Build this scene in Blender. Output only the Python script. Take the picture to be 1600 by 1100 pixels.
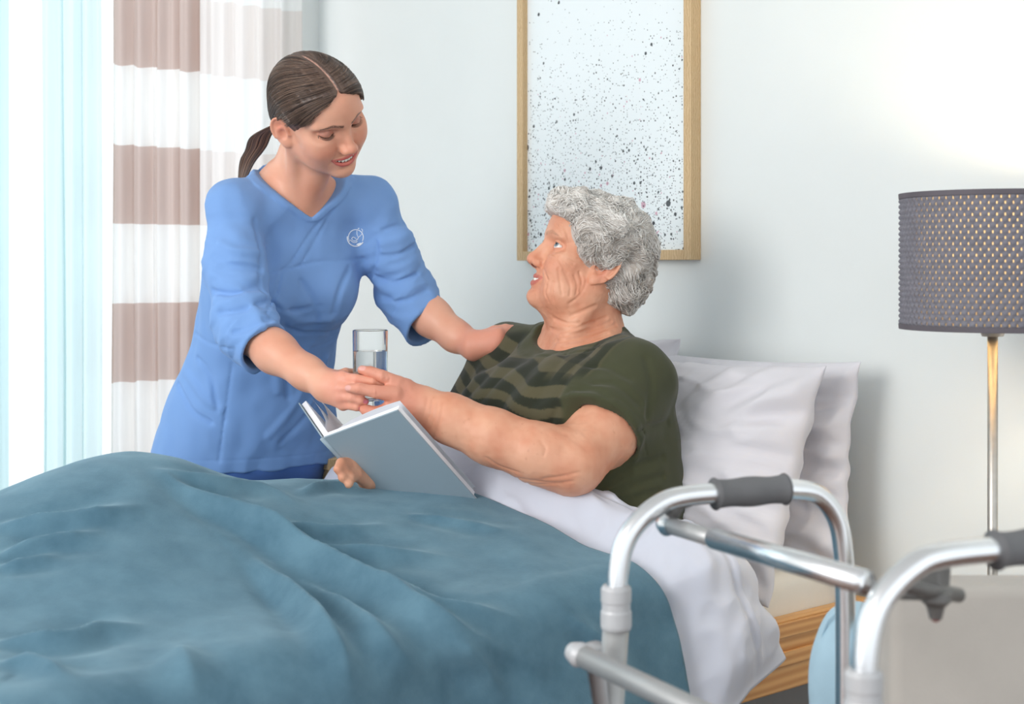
import bpy, bmesh, math, random
import numpy as np
from mathutils import Vector, Matrix

for _o in list(bpy.data.objects):
    bpy.data.objects.remove(_o, do_unlink=True)
scene = bpy.context.scene
COL = scene.collection
random.seed(7)
rng = np.random.default_rng(7)

# ------------------------------------------------------------------ camera
F = 2222.0            # focal length in pixels of a 1600 x 1100 frame
CAMH = 1.02
HOR = 415.0           # row of the horizon
cam = bpy.data.cameras.new('camera')
camo = bpy.data.objects.new('camera', cam)
COL.objects.link(camo)
camo.location = (0, 0, CAMH)
camo.rotation_euler = (math.pi / 2, 0, 0)
cam.sensor_width = 36.0
cam.sensor_fit = 'HORIZONTAL'
cam.lens = 36.0 * F / 1600.0
cam.shift_x = 0.0
cam.shift_y = -(550.0 - HOR) / 1600.0
cam.clip_start = 0.05
cam.dof.use_dof = True
cam.dof.focus_distance = 2.62
cam.dof.aperture_fstop = 5.0
scene.camera = camo

# ------------------------------------------------------------------ light
world = bpy.data.worlds.new('sky')
scene.world = world
world.use_nodes = True
_bg = world.node_tree.nodes['Background']
_bg.inputs['Color'].default_value = (0.90, 0.96, 1.0, 1)
_bg.inputs['Strength'].default_value = 1.0

def area_light(name, loc, target, sx, sy, power, color):
    l = bpy.data.lights.new(name, 'AREA')
    l.shape = 'RECTANGLE'; l.size = sx; l.size_y = sy
    l.energy = power; l.color = color
    o = bpy.data.objects.new(name, l); COL.objects.link(o)
    o.location = loc
    d = Vector(target) - Vector(loc)
    o.rotation_euler = d.to_track_quat('-Z', 'Y').to_euler()
    return o

EU_ = np.array([-math.cos(math.radians(40)), -math.sin(math.radians(40)), 0.0]); EV_ = np.array([EU_[1], -EU_[0], 0.0]); OB_ = np.array([0.638, 2.66, 0.0])
# soft key light added high on the camera's left; no window there
area_light('added_front_softbox', (-2.6, -0.3, 2.1), (0.0, 2.6, 0.8), 1.8, 2.0, 75, (1.0, 0.98, 0.95))
# daylight pressing on the window from outside
area_light('outdoor_daylight', tuple(OB_ + EU_ * 1.0 + EV_ * 3.1 + np.array([0, 0, 1.5])), tuple(OB_ + EU_ * 0.9 + EV_ * 1.0 + np.array([0, 0, 1.1])), 2.6, 2.2, 15, (0.95, 0.98, 1.0))
scene.view_settings.view_transform = 'Standard'
scene.view_settings.look = 'None'
scene.view_settings.gamma = 1.0
scene.view_settings.use_curve_mapping = False
scene.view_settings.exposure = 0.50

# ------------------------------------------------------------------ frames
def Wp(px, py, D):
    """world point that a distance D in front of the camera shows at px, py"""
    return np.array([(px - 800.0) / F * D, D, CAMH - (py - HOR) / F * D])

PHI = math.radians(40)
EU = np.array([-math.cos(PHI), -math.sin(PHI), 0.0])   # head end -> foot end of the bed, into the room
EV = np.array([-math.sin(PHI), math.cos(PHI), 0.0])    # near side -> far side of the bed, along the wall
EZ = np.array([0.0, 0.0, 1.0])
OB = np.array([0.638, 2.66, 0.0])
def B(u, v, z=0.0):
    return OB + EU * u + EV * v + EZ * z
ROTB = math.atan2(EU[1], EU[0])

# ------------------------------------------------------------------ materials
def lin(c):
    c = np.asarray(c, dtype=float) / 255.0
    return np.where(c <= 0.04045, c / 12.92, ((c + 0.055) / 1.055) ** 2.4)
def rgba(c):
    l = lin(c); return (float(l[0]), float(l[1]), float(l[2]), 1.0)

class NT:
    def __init__(s, name):
        s.m = bpy.data.materials.new(name); s.m.use_nodes = True
        s.t = s.m.node_tree; s.b = s.t.nodes['Principled BSDF']; s.out = s.t.nodes['Material Output']
    def n(s, kind, **kw):
        nd = s.t.nodes.new(kind)
        for k, v in kw.items():
            if k in nd.inputs: nd.inputs[k].default_value = v
            else: setattr(nd, k, v)
        return nd
    def l(s, a, b): s.t.links.new(a, b)
    def coord(s, scale=(1, 1, 1), kind='Object'):
        tc = s.n('ShaderNodeTexCoord'); mp = s.n('ShaderNodeMapping')
        mp.inputs['Scale'].default_value = scale
        s.l(tc.outputs[kind], mp.inputs['Vector']); return mp.outputs['Vector']
    def noise(s, vec, scale, detail=3.0, rough=0.5):
        nd = s.n('ShaderNodeTexNoise'); nd.inputs['Scale'].default_value = scale
        nd.inputs['Detail'].default_value = detail; nd.inputs['Roughness'].default_value = rough
        s.l(vec, nd.inputs['Vector']); return nd
    def bump(s, h, strength, dist=0.002, prev=None):
        b = s.n('ShaderNodeBump'); b.inputs['Strength'].default_value = strength
        b.inputs['Distance'].default_value = dist
        s.l(h, b.inputs['Height'])
        if prev is not None: s.l(prev, b.inputs['Normal'])
        return b.outputs['Normal']
    def ramp(s, fac, stops):
        r = s.n('ShaderNodeValToRGB')
        el = r.color_ramp.elements
        while len(el) < len(stops): el.new(0.5)
        for e, (p, c) in zip(el, stops): e.position = p; e.color = c
        s.l(fac, r.inputs['Fac']); return r.outputs['Color']
    def mix(s, fac, a, b, mode='MIX'):
        m = s.n('ShaderNodeMix'); m.data_type = 'RGBA'; m.blend_type = mode
        for key, v in (('Factor', fac),):
            if hasattr(v, 'is_linked'): s.l(v, m.inputs[0])
            else: m.inputs[0].default_value = v
        for idx, v in ((6, a), (7, b)):
            if hasattr(v, 'is_linked'): s.l(v, m.inputs[idx])
            else: m.inputs[idx].default_value = v
        return m.outputs[2]
    def math(s, op, a, b=None, c=None):
        m = s.n('ShaderNodeMath'); m.operation = op
        for i, v in enumerate((a, b, c)):
            if v is None: continue
            if hasattr(v, 'is_linked'): s.l(v, m.inputs[i])
            else: m.inputs[i].default_value = v
        return m.outputs[0]
    def attr(s, name='Col'):
        a = s.n('ShaderNodeAttribute'); a.attribute_name = name; return a
    def set(s, **kw):
        for k, v in kw.items():
            s.b.inputs[k.replace('_', ' ')].default_value = v
        return s

def plain(name, c, rough=0.5, metal=0.0, var=0.06, nscale=20.0, bump=0.0, bscale=200.0, sheen=0.0):
    t = NT(name); v = t.coord()
    nz = t.noise(v, nscale, 3)
    col = rgba(c)
    dark = tuple(x * (1 - var * 2) for x in col[:3]) + (1,)
    lite = tuple(min(1, x * (1 + var)) for x in col[:3]) + (1,)
    t.l(t.ramp(nz.outputs['Fac'], [(0.3, dark), (0.7, lite)]), t.b.inputs['Base Color'])
    t.set(Roughness=rough, Metallic=metal)
    if sheen: t.b.inputs['Sheen Weight'].default_value = sheen
    if bump:
        t.l(t.bump(t.noise(v, bscale, 2).outputs['Fac'], bump, 0.001), t.b.inputs['Normal'])
    return t.m

def wood(name, c1, c2, axis_scale, rough=0.45, bump=0.15, wscale=1.0):
    t = NT(name); v = t.coord(axis_scale)
    nz = t.noise(v, 3.0 * wscale, 4, 0.6)
    w = t.n('ShaderNodeTexWave'); w.inputs['Scale'].default_value = 2.2 * wscale
    w.inputs['Distortion'].default_value = 6.0; w.inputs['Detail'].default_value = 3
    t.l(v, w.inputs['Vector'])
    mx = t.math('ADD', t.math('MULTIPLY', w.outputs['Fac'], 0.5), t.math('MULTIPLY', nz.outputs['Fac'], 0.5))
    t.l(t.ramp(mx, [(0.25, rgba(c1)), (0.75, rgba(c2))]), t.b.inputs['Base Color'])
    t.set(Roughness=rough)
    t.l(t.bump(mx, bump, 0.001), t.b.inputs['Normal'])
    return t.m

def fabric(name, c=None, rough=0.9, weave=900.0, wstr=0.25, sheen=0.15, var=0.05, nscale=12.0, attr=False, trans=0.0, c2=None, sheen_tint=None):
    t = NT(name); v = t.coord()
    nz = t.noise(v, nscale, 4, 0.6)
    if attr:
        base = t.attr('Col').outputs['Color']
        base = t.mix(t.math('MULTIPLY', nz.outputs['Fac'], var * 4), base, (0.02, 0.02, 0.02, 1))
    else:
        col = rgba(c); c2r = rgba(c2) if c2 is not None else tuple(x * (1 - 2.5 * var) for x in col[:3]) + (1,)
        base = t.ramp(nz.outputs['Fac'], [(0.3, c2r), (0.7, col)])
    t.l(base, t.b.inputs['Base Color'])
    t.set(Roughness=rough); t.b.inputs['Sheen Weight'].default_value = sheen
    t.b.inputs['Specular IOR Level'].default_value = 0.25
    if sheen_tint is not None: t.b.inputs['Sheen Tint'].default_value = rgba(sheen_tint)
    fine = t.noise(v, weave, 2)
    t.l(t.bump(fine.outputs['Fac'], wstr, 0.0008), t.b.inputs['Normal'])
    if trans > 0:
        tr = t.n('ShaderNodeBsdfTranslucent'); t.l(base, tr.inputs['Color'])
        mx = t.n('ShaderNodeMixShader'); mx.inputs[0].default_value = trans
        t.l(t.b.outputs[0], mx.inputs[1]); t.l(tr.outputs[0], mx.inputs[2]); t.l(mx.outputs[0], t.out.inputs['Surface'])
    return t.m

# ------------------------------------------------------------------ mesh helpers
def tag(o, label=None, cat=None, group=None, kind=None):
    if label: o['label'] = label
    if cat: o['category'] = cat
    if group: o['group'] = group
    if kind: o['kind'] = kind
    return o

def empty(name, loc=(0, 0, 0)):
    o = bpy.data.objects.new(name, None); COL.objects.link(o)
    o.location = tuple(float(x) for x in loc); o.empty_display_size = 0.05
    return o

def link(name, me, mat=None, parent=None, smooth=True):
    if mat is not None: me.materials.append(mat)
    if smooth and len(me.polygons):
        me.polygons.foreach_set('use_smooth', np.ones(len(me.polygons), dtype=bool))
    o = bpy.data.objects.new(name, me); COL.objects.link(o)
    if parent is not None:
        o.parent = parent
        o.matrix_parent_inverse = Matrix.Translation(-parent.location) if parent.type == 'EMPTY' and parent.parent is None else Matrix.Identity(4)
    me.update()
    return o

def mesh_from(name, verts, faces, mat=None, parent=None, smooth=True, cols=None):
    me = bpy.data.meshes.new(name)
    me.from_pydata([tuple(map(float, v)) for v in verts], [], [tuple(map(int, f)) for f in faces])
    o = link(name, me, mat, parent, smooth)
    if cols is not None: set_cols(me, cols)
    return o

def set_cols(me, cols):
    a = me.color_attributes.new('Col', 'FLOAT_COLOR', 'POINT')
    c4 = np.ones((len(me.vertices), 4), dtype=np.float32); c4[:, :3] = cols
    a.data.foreach_set('color', c4.ravel())

def from_bm(name, bm, mat=None, parent=None, smooth=False):
    bmesh.ops.recalc_face_normals(bm, faces=bm.faces[:])
    me = bpy.data.meshes.new(name); bm.to_mesh(me); bm.free()
    return link(name, me, mat, parent, smooth)

def basis(x=None, z=(0, 0, 1)):
    """3x3 with columns X Y Z; x is the main axis, z as near as can be to the given one"""
    x = np.asarray(x, float); x = x / np.linalg.norm(x)
    z = np.asarray(z, float); y = np.cross(z, x); y /= np.linalg.norm(y)
    z = np.cross(x, y)
    return np.stack([x, y, z], axis=1)

def bm_box(bm, c, size, rot=None, bevel=0.0, seg=2):
    r = bmesh.ops.create_cube(bm, size=1.0)
    M = Matrix.Identity(4)
    if rot is not None:
        M = Matrix([[*map(float, rot[i]), 0] for i in range(3)] + [[0, 0, 0, 1]])
    M = Matrix.Translation(Vector([float(a) for a in c])) @ M @ Matrix.Diagonal((float(size[0]), float(size[1]), float(size[2]), 1))
    bmesh.ops.transform(bm, matrix=M, verts=r['verts'])
    if bevel:
        ed = list({e for v in r['verts'] for e in v.link_edges})
        bmesh.ops.bevel(bm, geom=ed, offset=bevel, segments=seg, affect='EDGES', profile=0.5)

def box(name, c, size, mat, parent=None, rot=None, bevel=0.0, seg=2, smooth=False):
    bm = bmesh.new(); bm_box(bm, c, size, rot, bevel, seg)
    return from_bm(name, bm, mat, parent, smooth)

RB = np.stack([EU, EV, EZ], axis=1)      # bed / room axes
def bbox(name, u0, u1, v0, v1, z0, z1, mat, parent=None, bevel=0.0, seg=2, smooth=False):
    return box(name, B((u0 + u1) / 2, (v0 + v1) / 2, (z0 + z1) / 2), (u1 - u0, v1 - v0, z1 - z0), mat, parent, RB, bevel, seg, smooth)

def catmull(pts, n=8, closed=False):
    P = [np.asarray(p, float) for p in pts]
    if len(P) < 3: return [P[0] + (P[-1] - P[0]) * t for t in np.linspace(0, 1, n + 1)]
    ext = [2 * P[0] - P[1]] + P + [2 * P[-1] - P[-2]]
    out = []
    for i in range(1, len(ext) - 2):
        p0, p1, p2, p3 = ext[i - 1:i + 3]
        for k in range(n):
            t = k / n
            out.append(0.5 * ((2 * p1) + (-p0 + p2) * t + (2 * p0 - 5 * p1 + 4 * p2 - p3) * t * t + (-p0 + 3 * p1 - 3 * p2 + p3) * t ** 3))
    out.append(P[-1]); return out

def tube_geo(pts, rad, sides=12, caps=True):
    P = np.array(pts, float); n = len(P)
    R = np.full(n, rad, float) if np.isscalar(rad) else np.asarray(rad, float)
    T = np.gradient(P, axis=0); T /= np.linalg.norm(T, axis=1)[:, None] + 1e-12
    up = np.array([0, 0, 1.0]) if abs(T[0][2]) < 0.9 else np.array([1.0, 0, 0])
    verts = []; N = np.cross(T[0], up); N /= np.linalg.norm(N)
    for i in range(n):
        N = N - T[i] * N.dot(T[i]); N /= np.linalg.norm(N) + 1e-12
        Bn = np.cross(T[i], N)
        for k in range(sides):
            a = 2 * math.pi * k / sides
            verts.append(P[i] + R[i] * (math.cos(a) * N + math.sin(a) * Bn))
    faces = []
    for i in range(n - 1):
        for k in range(sides):
            a = i * sides + k; b = i * sides + (k + 1) % sides
            faces.append((a, b, b + sides, a + sides))
    if caps:
        faces.append(tuple(range(sides))[::-1]); faces.append(tuple(range((n - 1) * sides, n * sides)))
    return verts, faces

def tube(name, pts, rad, mat, parent=None, sides=14, smooth=True):
    v, f = tube_geo(pts, rad, sides)
    return mesh_from(name, v, f, mat, parent, smooth)

def lathe(name, prof, c, mat, parent=None, seg=40, axis=(0, 0, 1), smooth=True, caps=True):
    """prof: (radius, height) list along the axis"""
    ax = np.asarray(axis, float); ax /= np.linalg.norm(ax)
    t = np.array([1.0, 0, 0]) if abs(ax[0]) < 0.9 else np.array([0, 1.0, 0])
    x = np.cross(ax, t); x /= np.linalg.norm(x); y = np.cross(ax, x)
    verts = []; faces = []; c = np.asarray(c, float)
    fine = [prof[0]]
    for (r0, h0), (r1, h1) in zip(prof[:-1], prof[1:]):      # support loops keep the corners crisp
        ln = math.hypot(r1 - r0, h1 - h0)
        if ln > 0.004:
            e = 0.0006 / ln
            fine += [(r0 + (r1 - r0) * e, h0 + (h1 - h0) * e), (r1 + (r0 - r1) * e, h1 + (h0 - h1) * e)]
        fine.append((r1, h1))
    prof = fine
    for r, h in prof:
        for k in range(seg):
            a = 2 * math.pi * k / seg
            verts.append(c + ax * h + r * (math.cos(a) * x + math.sin(a) * y))
    for i in range(len(prof) - 1):
        for k in range(seg):
            a = i * seg + k; b = i * seg + (k + 1) % seg
            faces.append((a, b, b + seg, a + seg))
    if caps and prof[0][0] > 1e-6: faces.append(tuple(range(seg))[::-1])
    if caps and prof[-1][0] > 1e-6: faces.append(tuple(range((len(prof) - 1) * seg, len(prof) * seg)))
    return mesh_from(name, verts, faces, mat, parent, smooth)

def grid_faces(nu, nv, off=0):
    i, j = np.meshgrid(np.arange(nu - 1), np.arange(nv - 1), indexing='ij')
    a = (i * nv + j).ravel() + off
    return np.stack([a, a + 1, a + 1 + nv, a + nv], axis=1)

def np_mesh(name, verts, quads, mat=None, parent=None, cols=None, smooth=True, uv=None):
    me = bpy.data.meshes.new(name)
    verts = np.asarray(verts, np.float32); quads = np.asarray(quads, np.int32)
    me.vertices.add(len(verts)); me.vertices.foreach_set('co', verts.ravel())
    k = quads.shape[1]
    me.loops.add(quads.size); me.loops.foreach_set('vertex_index', quads.ravel())
    me.polygons.add(len(quads))
    me.polygons.foreach_set('loop_start', np.arange(len(quads), dtype=np.int32) * k)
    me.update(calc_edges=True); me.validate()
    if uv is not None:
        lay = me.uv_layers.new(name='UVMap')
        lay.data.foreach_set('uv', np.asarray(uv, np.float32)[quads.ravel()].ravel())
    o = link(name, me, mat, parent, smooth)
    if cols is not None: set_cols(me, cols)
    return o

# ------------------------------------------------------------------ noise
_perm = rng.permutation(256).astype(np.int32); _perm = np.concatenate([_perm, _perm, _perm])
_grad = rng.normal(size=(256, 3)).astype(np.float32); _grad /= np.linalg.norm(_grad, axis=1)[:, None]
def perlin(P):
    P = np.asarray(P, np.float32); I = np.floor(P).astype(np.int32); f = P - I; I &= 255
    u = f * f * f * (f * (f * 6 - 15) + 10)
    def g(dx, dy, dz):
        h = _perm[_perm[_perm[I[:, 0] + dx] + I[:, 1] + dy] + I[:, 2] + dz]
        G = _grad[h & 255]
        return G[:, 0] * (f[:, 0] - dx) + G[:, 1] * (f[:, 1] - dy) + G[:, 2] * (f[:, 2] - dz)
    def lp(a, b, t): return a + (b - a) * t
    x00 = lp(g(0, 0, 0), g(1, 0, 0), u[:, 0]); x10 = lp(g(0, 1, 0), g(1, 1, 0), u[:, 0])
    x01 = lp(g(0, 0, 1), g(1, 0, 1), u[:, 0]); x11 = lp(g(0, 1, 1), g(1, 1, 1), u[:, 0])
    return lp(lp(x00, x10, u[:, 1]), lp(x01, x11, u[:, 1]), u[:, 2]) * 1.5
def fbm(P, oct=3):
    P = np.asarray(P, np.float32); s = 0; a = 1.0
    for k in range(oct):
        s = s + a * perlin(P * (2.0 ** k) + 17.3 * k); a *= 0.5
    return s
def sstep(a, b, x):
    t = np.clip((x - a) / (b - a), 0, 1); return t * t * (3 - 2 * t)
def poly_dist(P, pts):
    """distance of points P (n,k) to a polyline (m,k), plus signed side in 2-D"""
    d = np.full(len(P), 1e9, np.float32)
    for a, b in zip(pts[:-1], pts[1:]):
        a = np.asarray(a, np.float32); b = np.asarray(b, np.float32); ab = b - a
        t = np.clip(((P - a) @ ab) / (ab @ ab + 1e-12), 0, 1)
        q = P - a - t[:, None] * ab
        d = np.minimum(d, np.sqrt((q * q).sum(1)))
    return d
# ------------------------------------------------------------------ implicit-surface modelling
def smin(a, b, k):
    h = np.clip(0.5 + 0.5 * (b - a) / k, 0, 1)
    return b + (a - b) * h - k * h * (1 - h)
def smax(a, b, k): return -smin(-a, -b, k)

def f_ell(P, c, r, R=None):
    q = P - np.asarray(c, np.float32)
    if R is not None: q = q @ np.asarray(R, np.float32)
    r = np.asarray(r, np.float32)
    a = q / r; k0 = np.sqrt((a * a).sum(1)) + 1e-9
    b = a / r; k1 = np.sqrt((b * b).sum(1)) + 1e-9
    return k0 * (k0 - 1.0) / k1
def f_cone(P, a, b, ra, rb):
    a = np.asarray(a, np.float32); ab = np.asarray(b, np.float32) - a
    q = P - a; t = np.clip((q @ ab) / (ab @ ab + 1e-12), 0, 1)
    q = q - t[:, None] * ab
    return np.sqrt((q * q).sum(1)) - (ra + (rb - ra) * t)
def f_chain(P, pts, rad, k=0.0):
    d = None
    for i in range(len(pts) - 1):
        e = f_cone(P, pts[i], pts[i + 1], rad[i], rad[i + 1])
        d = e if d is None else (smin(d, e, k) if k else np.minimum(d, e))
    return d
def f_box(P, c, half, r, R=None):
    q = P - np.asarray(c, np.float32)
    if R is not None: q = q @ np.asarray(R, np.float32)
    q = np.abs(q) - (np.asarray(half, np.float32) - r)
    return np.sqrt((np.maximum(q, 0) ** 2).sum(1)) + np.minimum(q.max(1), 0) - r
def f_sph(P, c, r):
    q = P - np.asarray(c, np.float32); return np.sqrt((q * q).sum(1)) - r

def cubic_lut(ts, vs, n=257):
    """smooth (monotone-ish) interpolation table on [ts0, ts1]"""
    ts = np.asarray(ts, float); vs = np.asarray(vs, float)
    m = np.gradient(vs, ts); x = np.linspace(ts[0], ts[-1], n)
    i = np.clip(np.searchsorted(ts, x, side='right') - 1, 0, len(ts) - 2)
    h = ts[i + 1] - ts[i]; t = (x - ts[i]) / h
    y = (2 * t**3 - 3 * t**2 + 1) * vs[i] + (t**3 - 2 * t**2 + t) * h * m[i] + (-2 * t**3 + 3 * t**2) * vs[i + 1] + (t**3 - t**2) * h * m[i + 1]
    return x, y

class Loft:
    """ellipse cross-sections along an axis: half-width a (left-right), half-depth b (front-back), centre offset o (front)"""
    def __init__(s, A, Bp, fwd, rows, n=2.0):
        s.A = np.asarray(A, float); w = np.asarray(Bp, float) - s.A; s.L = np.linalg.norm(w); s.w = w / s.L
        f = np.asarray(fwd, float); f = f - s.w * f.dot(s.w); s.f = f / np.linalg.norm(f); s.l = np.cross(s.w, s.f)
        r = np.array(rows, float); s.t0, s.t1 = r[0, 0], r[-1, 0]
        s.a = cubic_lut(r[:, 0], r[:, 1]); s.b = cubic_lut(r[:, 0], r[:, 2]); s.o = cubic_lut(r[:, 0], r[:, 3]); s.n = n
        s.q = cubic_lut(r[:, 0], r[:, 4]) if r.shape[1] > 4 else None
    def local(s, P):
        q = P - s.A.astype(np.float32)
        t = (q @ s.w.astype(np.float32)) / s.L
        tc = np.clip(t, s.t0, s.t1)
        x = q @ s.f.astype(np.float32) - np.interp(tc, *s.o); y = q @ s.l.astype(np.float32)
        if s.q is not None: y = y - np.interp(tc, *s.q)
        return t, x, y
    def point(s, t, x, y):
        tc = np.clip(t, s.t0, s.t1)
        yo = np.interp(tc, *s.q) if s.q is not None else 0
        return s.A + s.w * t * s.L + s.f * (x + np.interp(tc, *s.o)) + s.l * (y + yo)
    def __call__(s, P, grow=0.0, cap=0.02):
        t, x, y = s.local(P); tc = np.clip(t, s.t0, s.t1)
        a = np.interp(tc, *s.a) + grow; b = np.interp(tc, *s.b) + grow
        X = x / b; Y = y / a
        k0 = np.sqrt(X * X + Y * Y) + 1e-9; k1 = np.sqrt((X / b) ** 2 + (Y / a) ** 2) + 1e-9
        if s.n != 2.0:
            kn = (np.abs(X) ** s.n + np.abs(Y) ** s.n) ** (1.0 / s.n) + 1e-9
            d = (kn - 1) * k0 / k1 * (k0 / kn)
        else:
            d = k0 * (k0 - 1) / k1
        e = np.maximum(t - s.t1, s.t0 - t) * s.L
        return smax(d, e, cap).astype(np.float32)

class Part:
    def __init__(s, fn, c, r, k=0.02): s.fn = fn; s.c = np.asarray(c, np.float32); s.r = r; s.k = k
def union(parts, mods=()):
    """field of smoothly joined parts; mods change the joined field: mod(P, d) -> d, with a bounding sphere"""
    def f(P, cen=None, rad=0.0):
        d = np.full(len(P), 0.5, np.float32)
        for p in parts:
            if cen is not None and np.linalg.norm(cen - p.c) > p.r + rad + 0.04: continue
            d = smin(d, p.fn(P).astype(np.float32), p.k)
        for m in mods:
            if cen is not None and np.linalg.norm(cen - m.c) > m.r + rad + 0.02: continue
            d = m.fn(P, d)
        return d.astype(np.float32)
    return f

def crease_mod(lines, amp, width, k=None):
    """grooves (amp > 0) or ridges (amp < 0) along 3-D polylines"""
    L = [np.asarray(l, np.float32) for l in lines]
    allp = np.concatenate(L); c = allp.mean(0); r = float(np.linalg.norm(allp - c, axis=1).max()) + 3 * width
    cr = [(l.mean(0), float(np.linalg.norm(l - l.mean(0), axis=1).max()) + 3 * width, l) for l in L]
    def fn(P, d):
        near = np.abs(d) < max(0.008, 2 * abs(amp) + 0.003)
        if not near.any(): return d
        Q = P[near]; g = np.zeros(len(Q), np.float32)
        qc = Q.mean(0); qr = np.linalg.norm(Q - qc, axis=1).max()
        for lc, lr, l in cr:
            if np.linalg.norm(qc - lc) > lr + qr: continue
            dd = poly_dist(Q, l); g = np.maximum(g, np.exp(-(dd / width) ** 2))
        d = d.copy(); d[near] += amp * g; return d
    p = Part(fn, c, r); return p

def polygonise(field, lo, hi, h, sub=8, sup=4, slack=1.35):
    lo = np.asarray(lo, float); hi = np.asarray(hi, float)
    n = np.ceil((hi - lo) / h / sub).astype(int) * sub
    nb = n // sub; N = n + 1
    G = np.full(tuple(N), 1.0, np.float32)
    bi = np.stack(np.meshgrid(*[np.arange(k) for k in nb], indexing='ij'), -1).reshape(-1, 3)
    rad = sub * h * math.sqrt(3) / 2
    # coarse distances at block centres, block by block of blocks
    su = bi // sup
    skey = (su[:, 0] * 1000 + su[:, 1]) * 1000 + su[:, 2]
    order = np.argsort(skey, kind='stable'); bi = bi[order]; skey = skey[order]
    cuts = np.where(np.diff(skey))[0] + 1
    ax = np.arange(sub + 1)
    loc = (np.stack(np.meshgrid(ax, ax, ax, indexing='ij'), -1).reshape(-1, 3) * h).astype(np.float32)
    for g in np.split(np.arange(len(bi)), cuts):
        b = bi[g]; cen = (lo + (b + 0.5) * sub * h).astype(np.float32)
        mid = cen.mean(0); mr = float(np.linalg.norm(cen - mid, axis=1).max()) + rad
        d = field(cen, mid, mr)
        far = np.abs(d) > rad * slack + 0.005
        for bb, v in zip(b[far], d[far]):
            if v < 0:
                s = bb * sub; G[s[0]:s[0] + sub + 1, s[1]:s[1] + sub + 1, s[2]:s[2] + sub + 1] = -1.0
        nb_ = b[~far]
        if len(nb_) == 0: continue
        P = ((lo + nb_ * sub * h).astype(np.float32)[:, None, :] + loc[None]).reshape(-1, 3)
        val = field(P, mid, mr).reshape(len(nb_), sub + 1, sub + 1, sub + 1)
        for bb, v in zip(nb_, val):
            s = bb * sub; G[s[0]:s[0] + sub + 1, s[1]:s[1] + sub + 1, s[2]:s[2] + sub + 1] = v
    S = G < 0
    C = np.zeros(tuple(n), np.int8)
    for dx in (0, 1):
        for dy in (0, 1):
            for dz in (0, 1):
                C += S[dx:dx + n[0], dy:dy + n[1], dz:dz + n[2]]
    act = np.argwhere((C > 0) & (C < 8))
    if len(act) == 0: return np.zeros((0, 3)), np.zeros((0, 4), int)
    key = (act[:, 0].astype(np.int64) * n[1] + act[:, 1]) * n[2] + act[:, 2]
    corners = [(0,0,0),(1,0,0),(0,1,0),(1,1,0),(0,0,1),(1,0,1),(0,1,1),(1,1,1)]
    val = np.stack([G[act[:, 0] + a, act[:, 1] + b2, act[:, 2] + c2] for a, b2, c2 in corners], 1)
    acc = np.zeros((len(act), 3)); cnt = np.zeros(len(act))
    for i in range(8):
        for j in range(i + 1, 8):
            if sum(abs(p - q) for p, q in zip(corners[i], corners[j])) != 1: continue
            vi, vj = val[:, i], val[:, j]; m = (vi < 0) != (vj < 0)
            t = np.where(m, vi / np.where(m, vi - vj, 1), 0)
            ci = np.array(corners[i], float); cj = np.array(corners[j], float)
            acc += m[:, None] * (ci + t[:, None] * (cj - ci)); cnt += m
    V = lo + (act + acc / cnt[:, None]) * h
    faces = []
    nn = n
    def idx(cells):
        k = (cells[:, 0].astype(np.int64) * nn[1] + cells[:, 1]) * nn[2] + cells[:, 2]
        return np.searchsorted(key, k)
    for axn in range(3):
        u, v = (axn + 1) % 3, (axn + 2) % 3
        sl0 = [slice(1, nn[k]) for k in range(3)]; sl1 = [slice(1, nn[k]) for k in range(3)]
        sl0[axn] = slice(0, nn[axn]); sl1[axn] = slice(1, nn[axn] + 1)
        s0 = S[tuple(sl0)]; s1 = S[tuple(sl1)]
        e = np.argwhere(s0 != s1)
        if len(e) == 0: continue
        inside0 = s0[e[:, 0], e[:, 1], e[:, 2]]
        base = e + 1; base[:, axn] -= 1
        du = np.zeros(3, int); du[u] = 1; dv = np.zeros(3, int); dv[v] = 1
        q = np.stack([idx(base - du - dv), idx(base - dv), idx(base), idx(base - du)], 1)
        q[~inside0] = q[~inside0][:, ::-1]
        faces.append(q)
    return V, np.concatenate(faces)

def relax(V, Fq, it=1, lam=0.5):
    n = len(V)
    e = np.concatenate([Fq[:, [0, 1]], Fq[:, [1, 2]], Fq[:, [2, 3]], Fq[:, [3, 0]]])
    for _ in range(it):
        S = np.zeros((n, 3)); c = np.zeros(n)
        for k in range(3):
            S[:, k] = np.bincount(e[:, 0], V[e[:, 1], k], n) + np.bincount(e[:, 1], V[e[:, 0], k], n)
        c = np.bincount(e[:, 0], minlength=n) + np.bincount(e[:, 1], minlength=n)
        V = V + lam * (S / np.maximum(c, 1)[:, None] - V)
    return V

def trace(field, px, py, d0=1.8, d1=4.0):
    """world points where camera rays first meet a field (used to lay folds on a surface)"""
    px = np.atleast_1d(np.asarray(px, float)); py = np.atleast_1d(np.asarray(py, float))
    o = np.array([0, 0, CAMH]); r = np.stack([(px - 800) / F, np.ones_like(px), -(py - HOR) / F], 1)
    rl = np.linalg.norm(r, axis=1); D = np.full(len(px), d0)
    act = np.arange(len(px))
    for _ in range(70):
        if len(act) == 0: break
        P = (o + r[act] * D[act, None]).astype(np.float32)
        d = field(P); D[act] = np.minimum(D[act] + np.clip(d, -0.02, 0.3) * 0.8 / rl[act], d1)
        act = act[(np.abs(d) > 0.0002) & (D[act] < d1)]
    return o + r * D[:, None]
def trace_lines(field, lines, n=5, d0=2.2):
    qs = [np.array(catmull([(p[0], p[1], 0) for p in l], n)) for l in lines]
    allq = np.concatenate(qs); T = trace(field, allq[:, 0], allq[:, 1], d0)
    out = []; k = 0
    for q in qs:
        t = T[k:k + len(q)]; k += len(q); ok = t[:, 1] < 3.9
        if ok.sum() > 1: out.append(t[ok])
    return out

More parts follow.
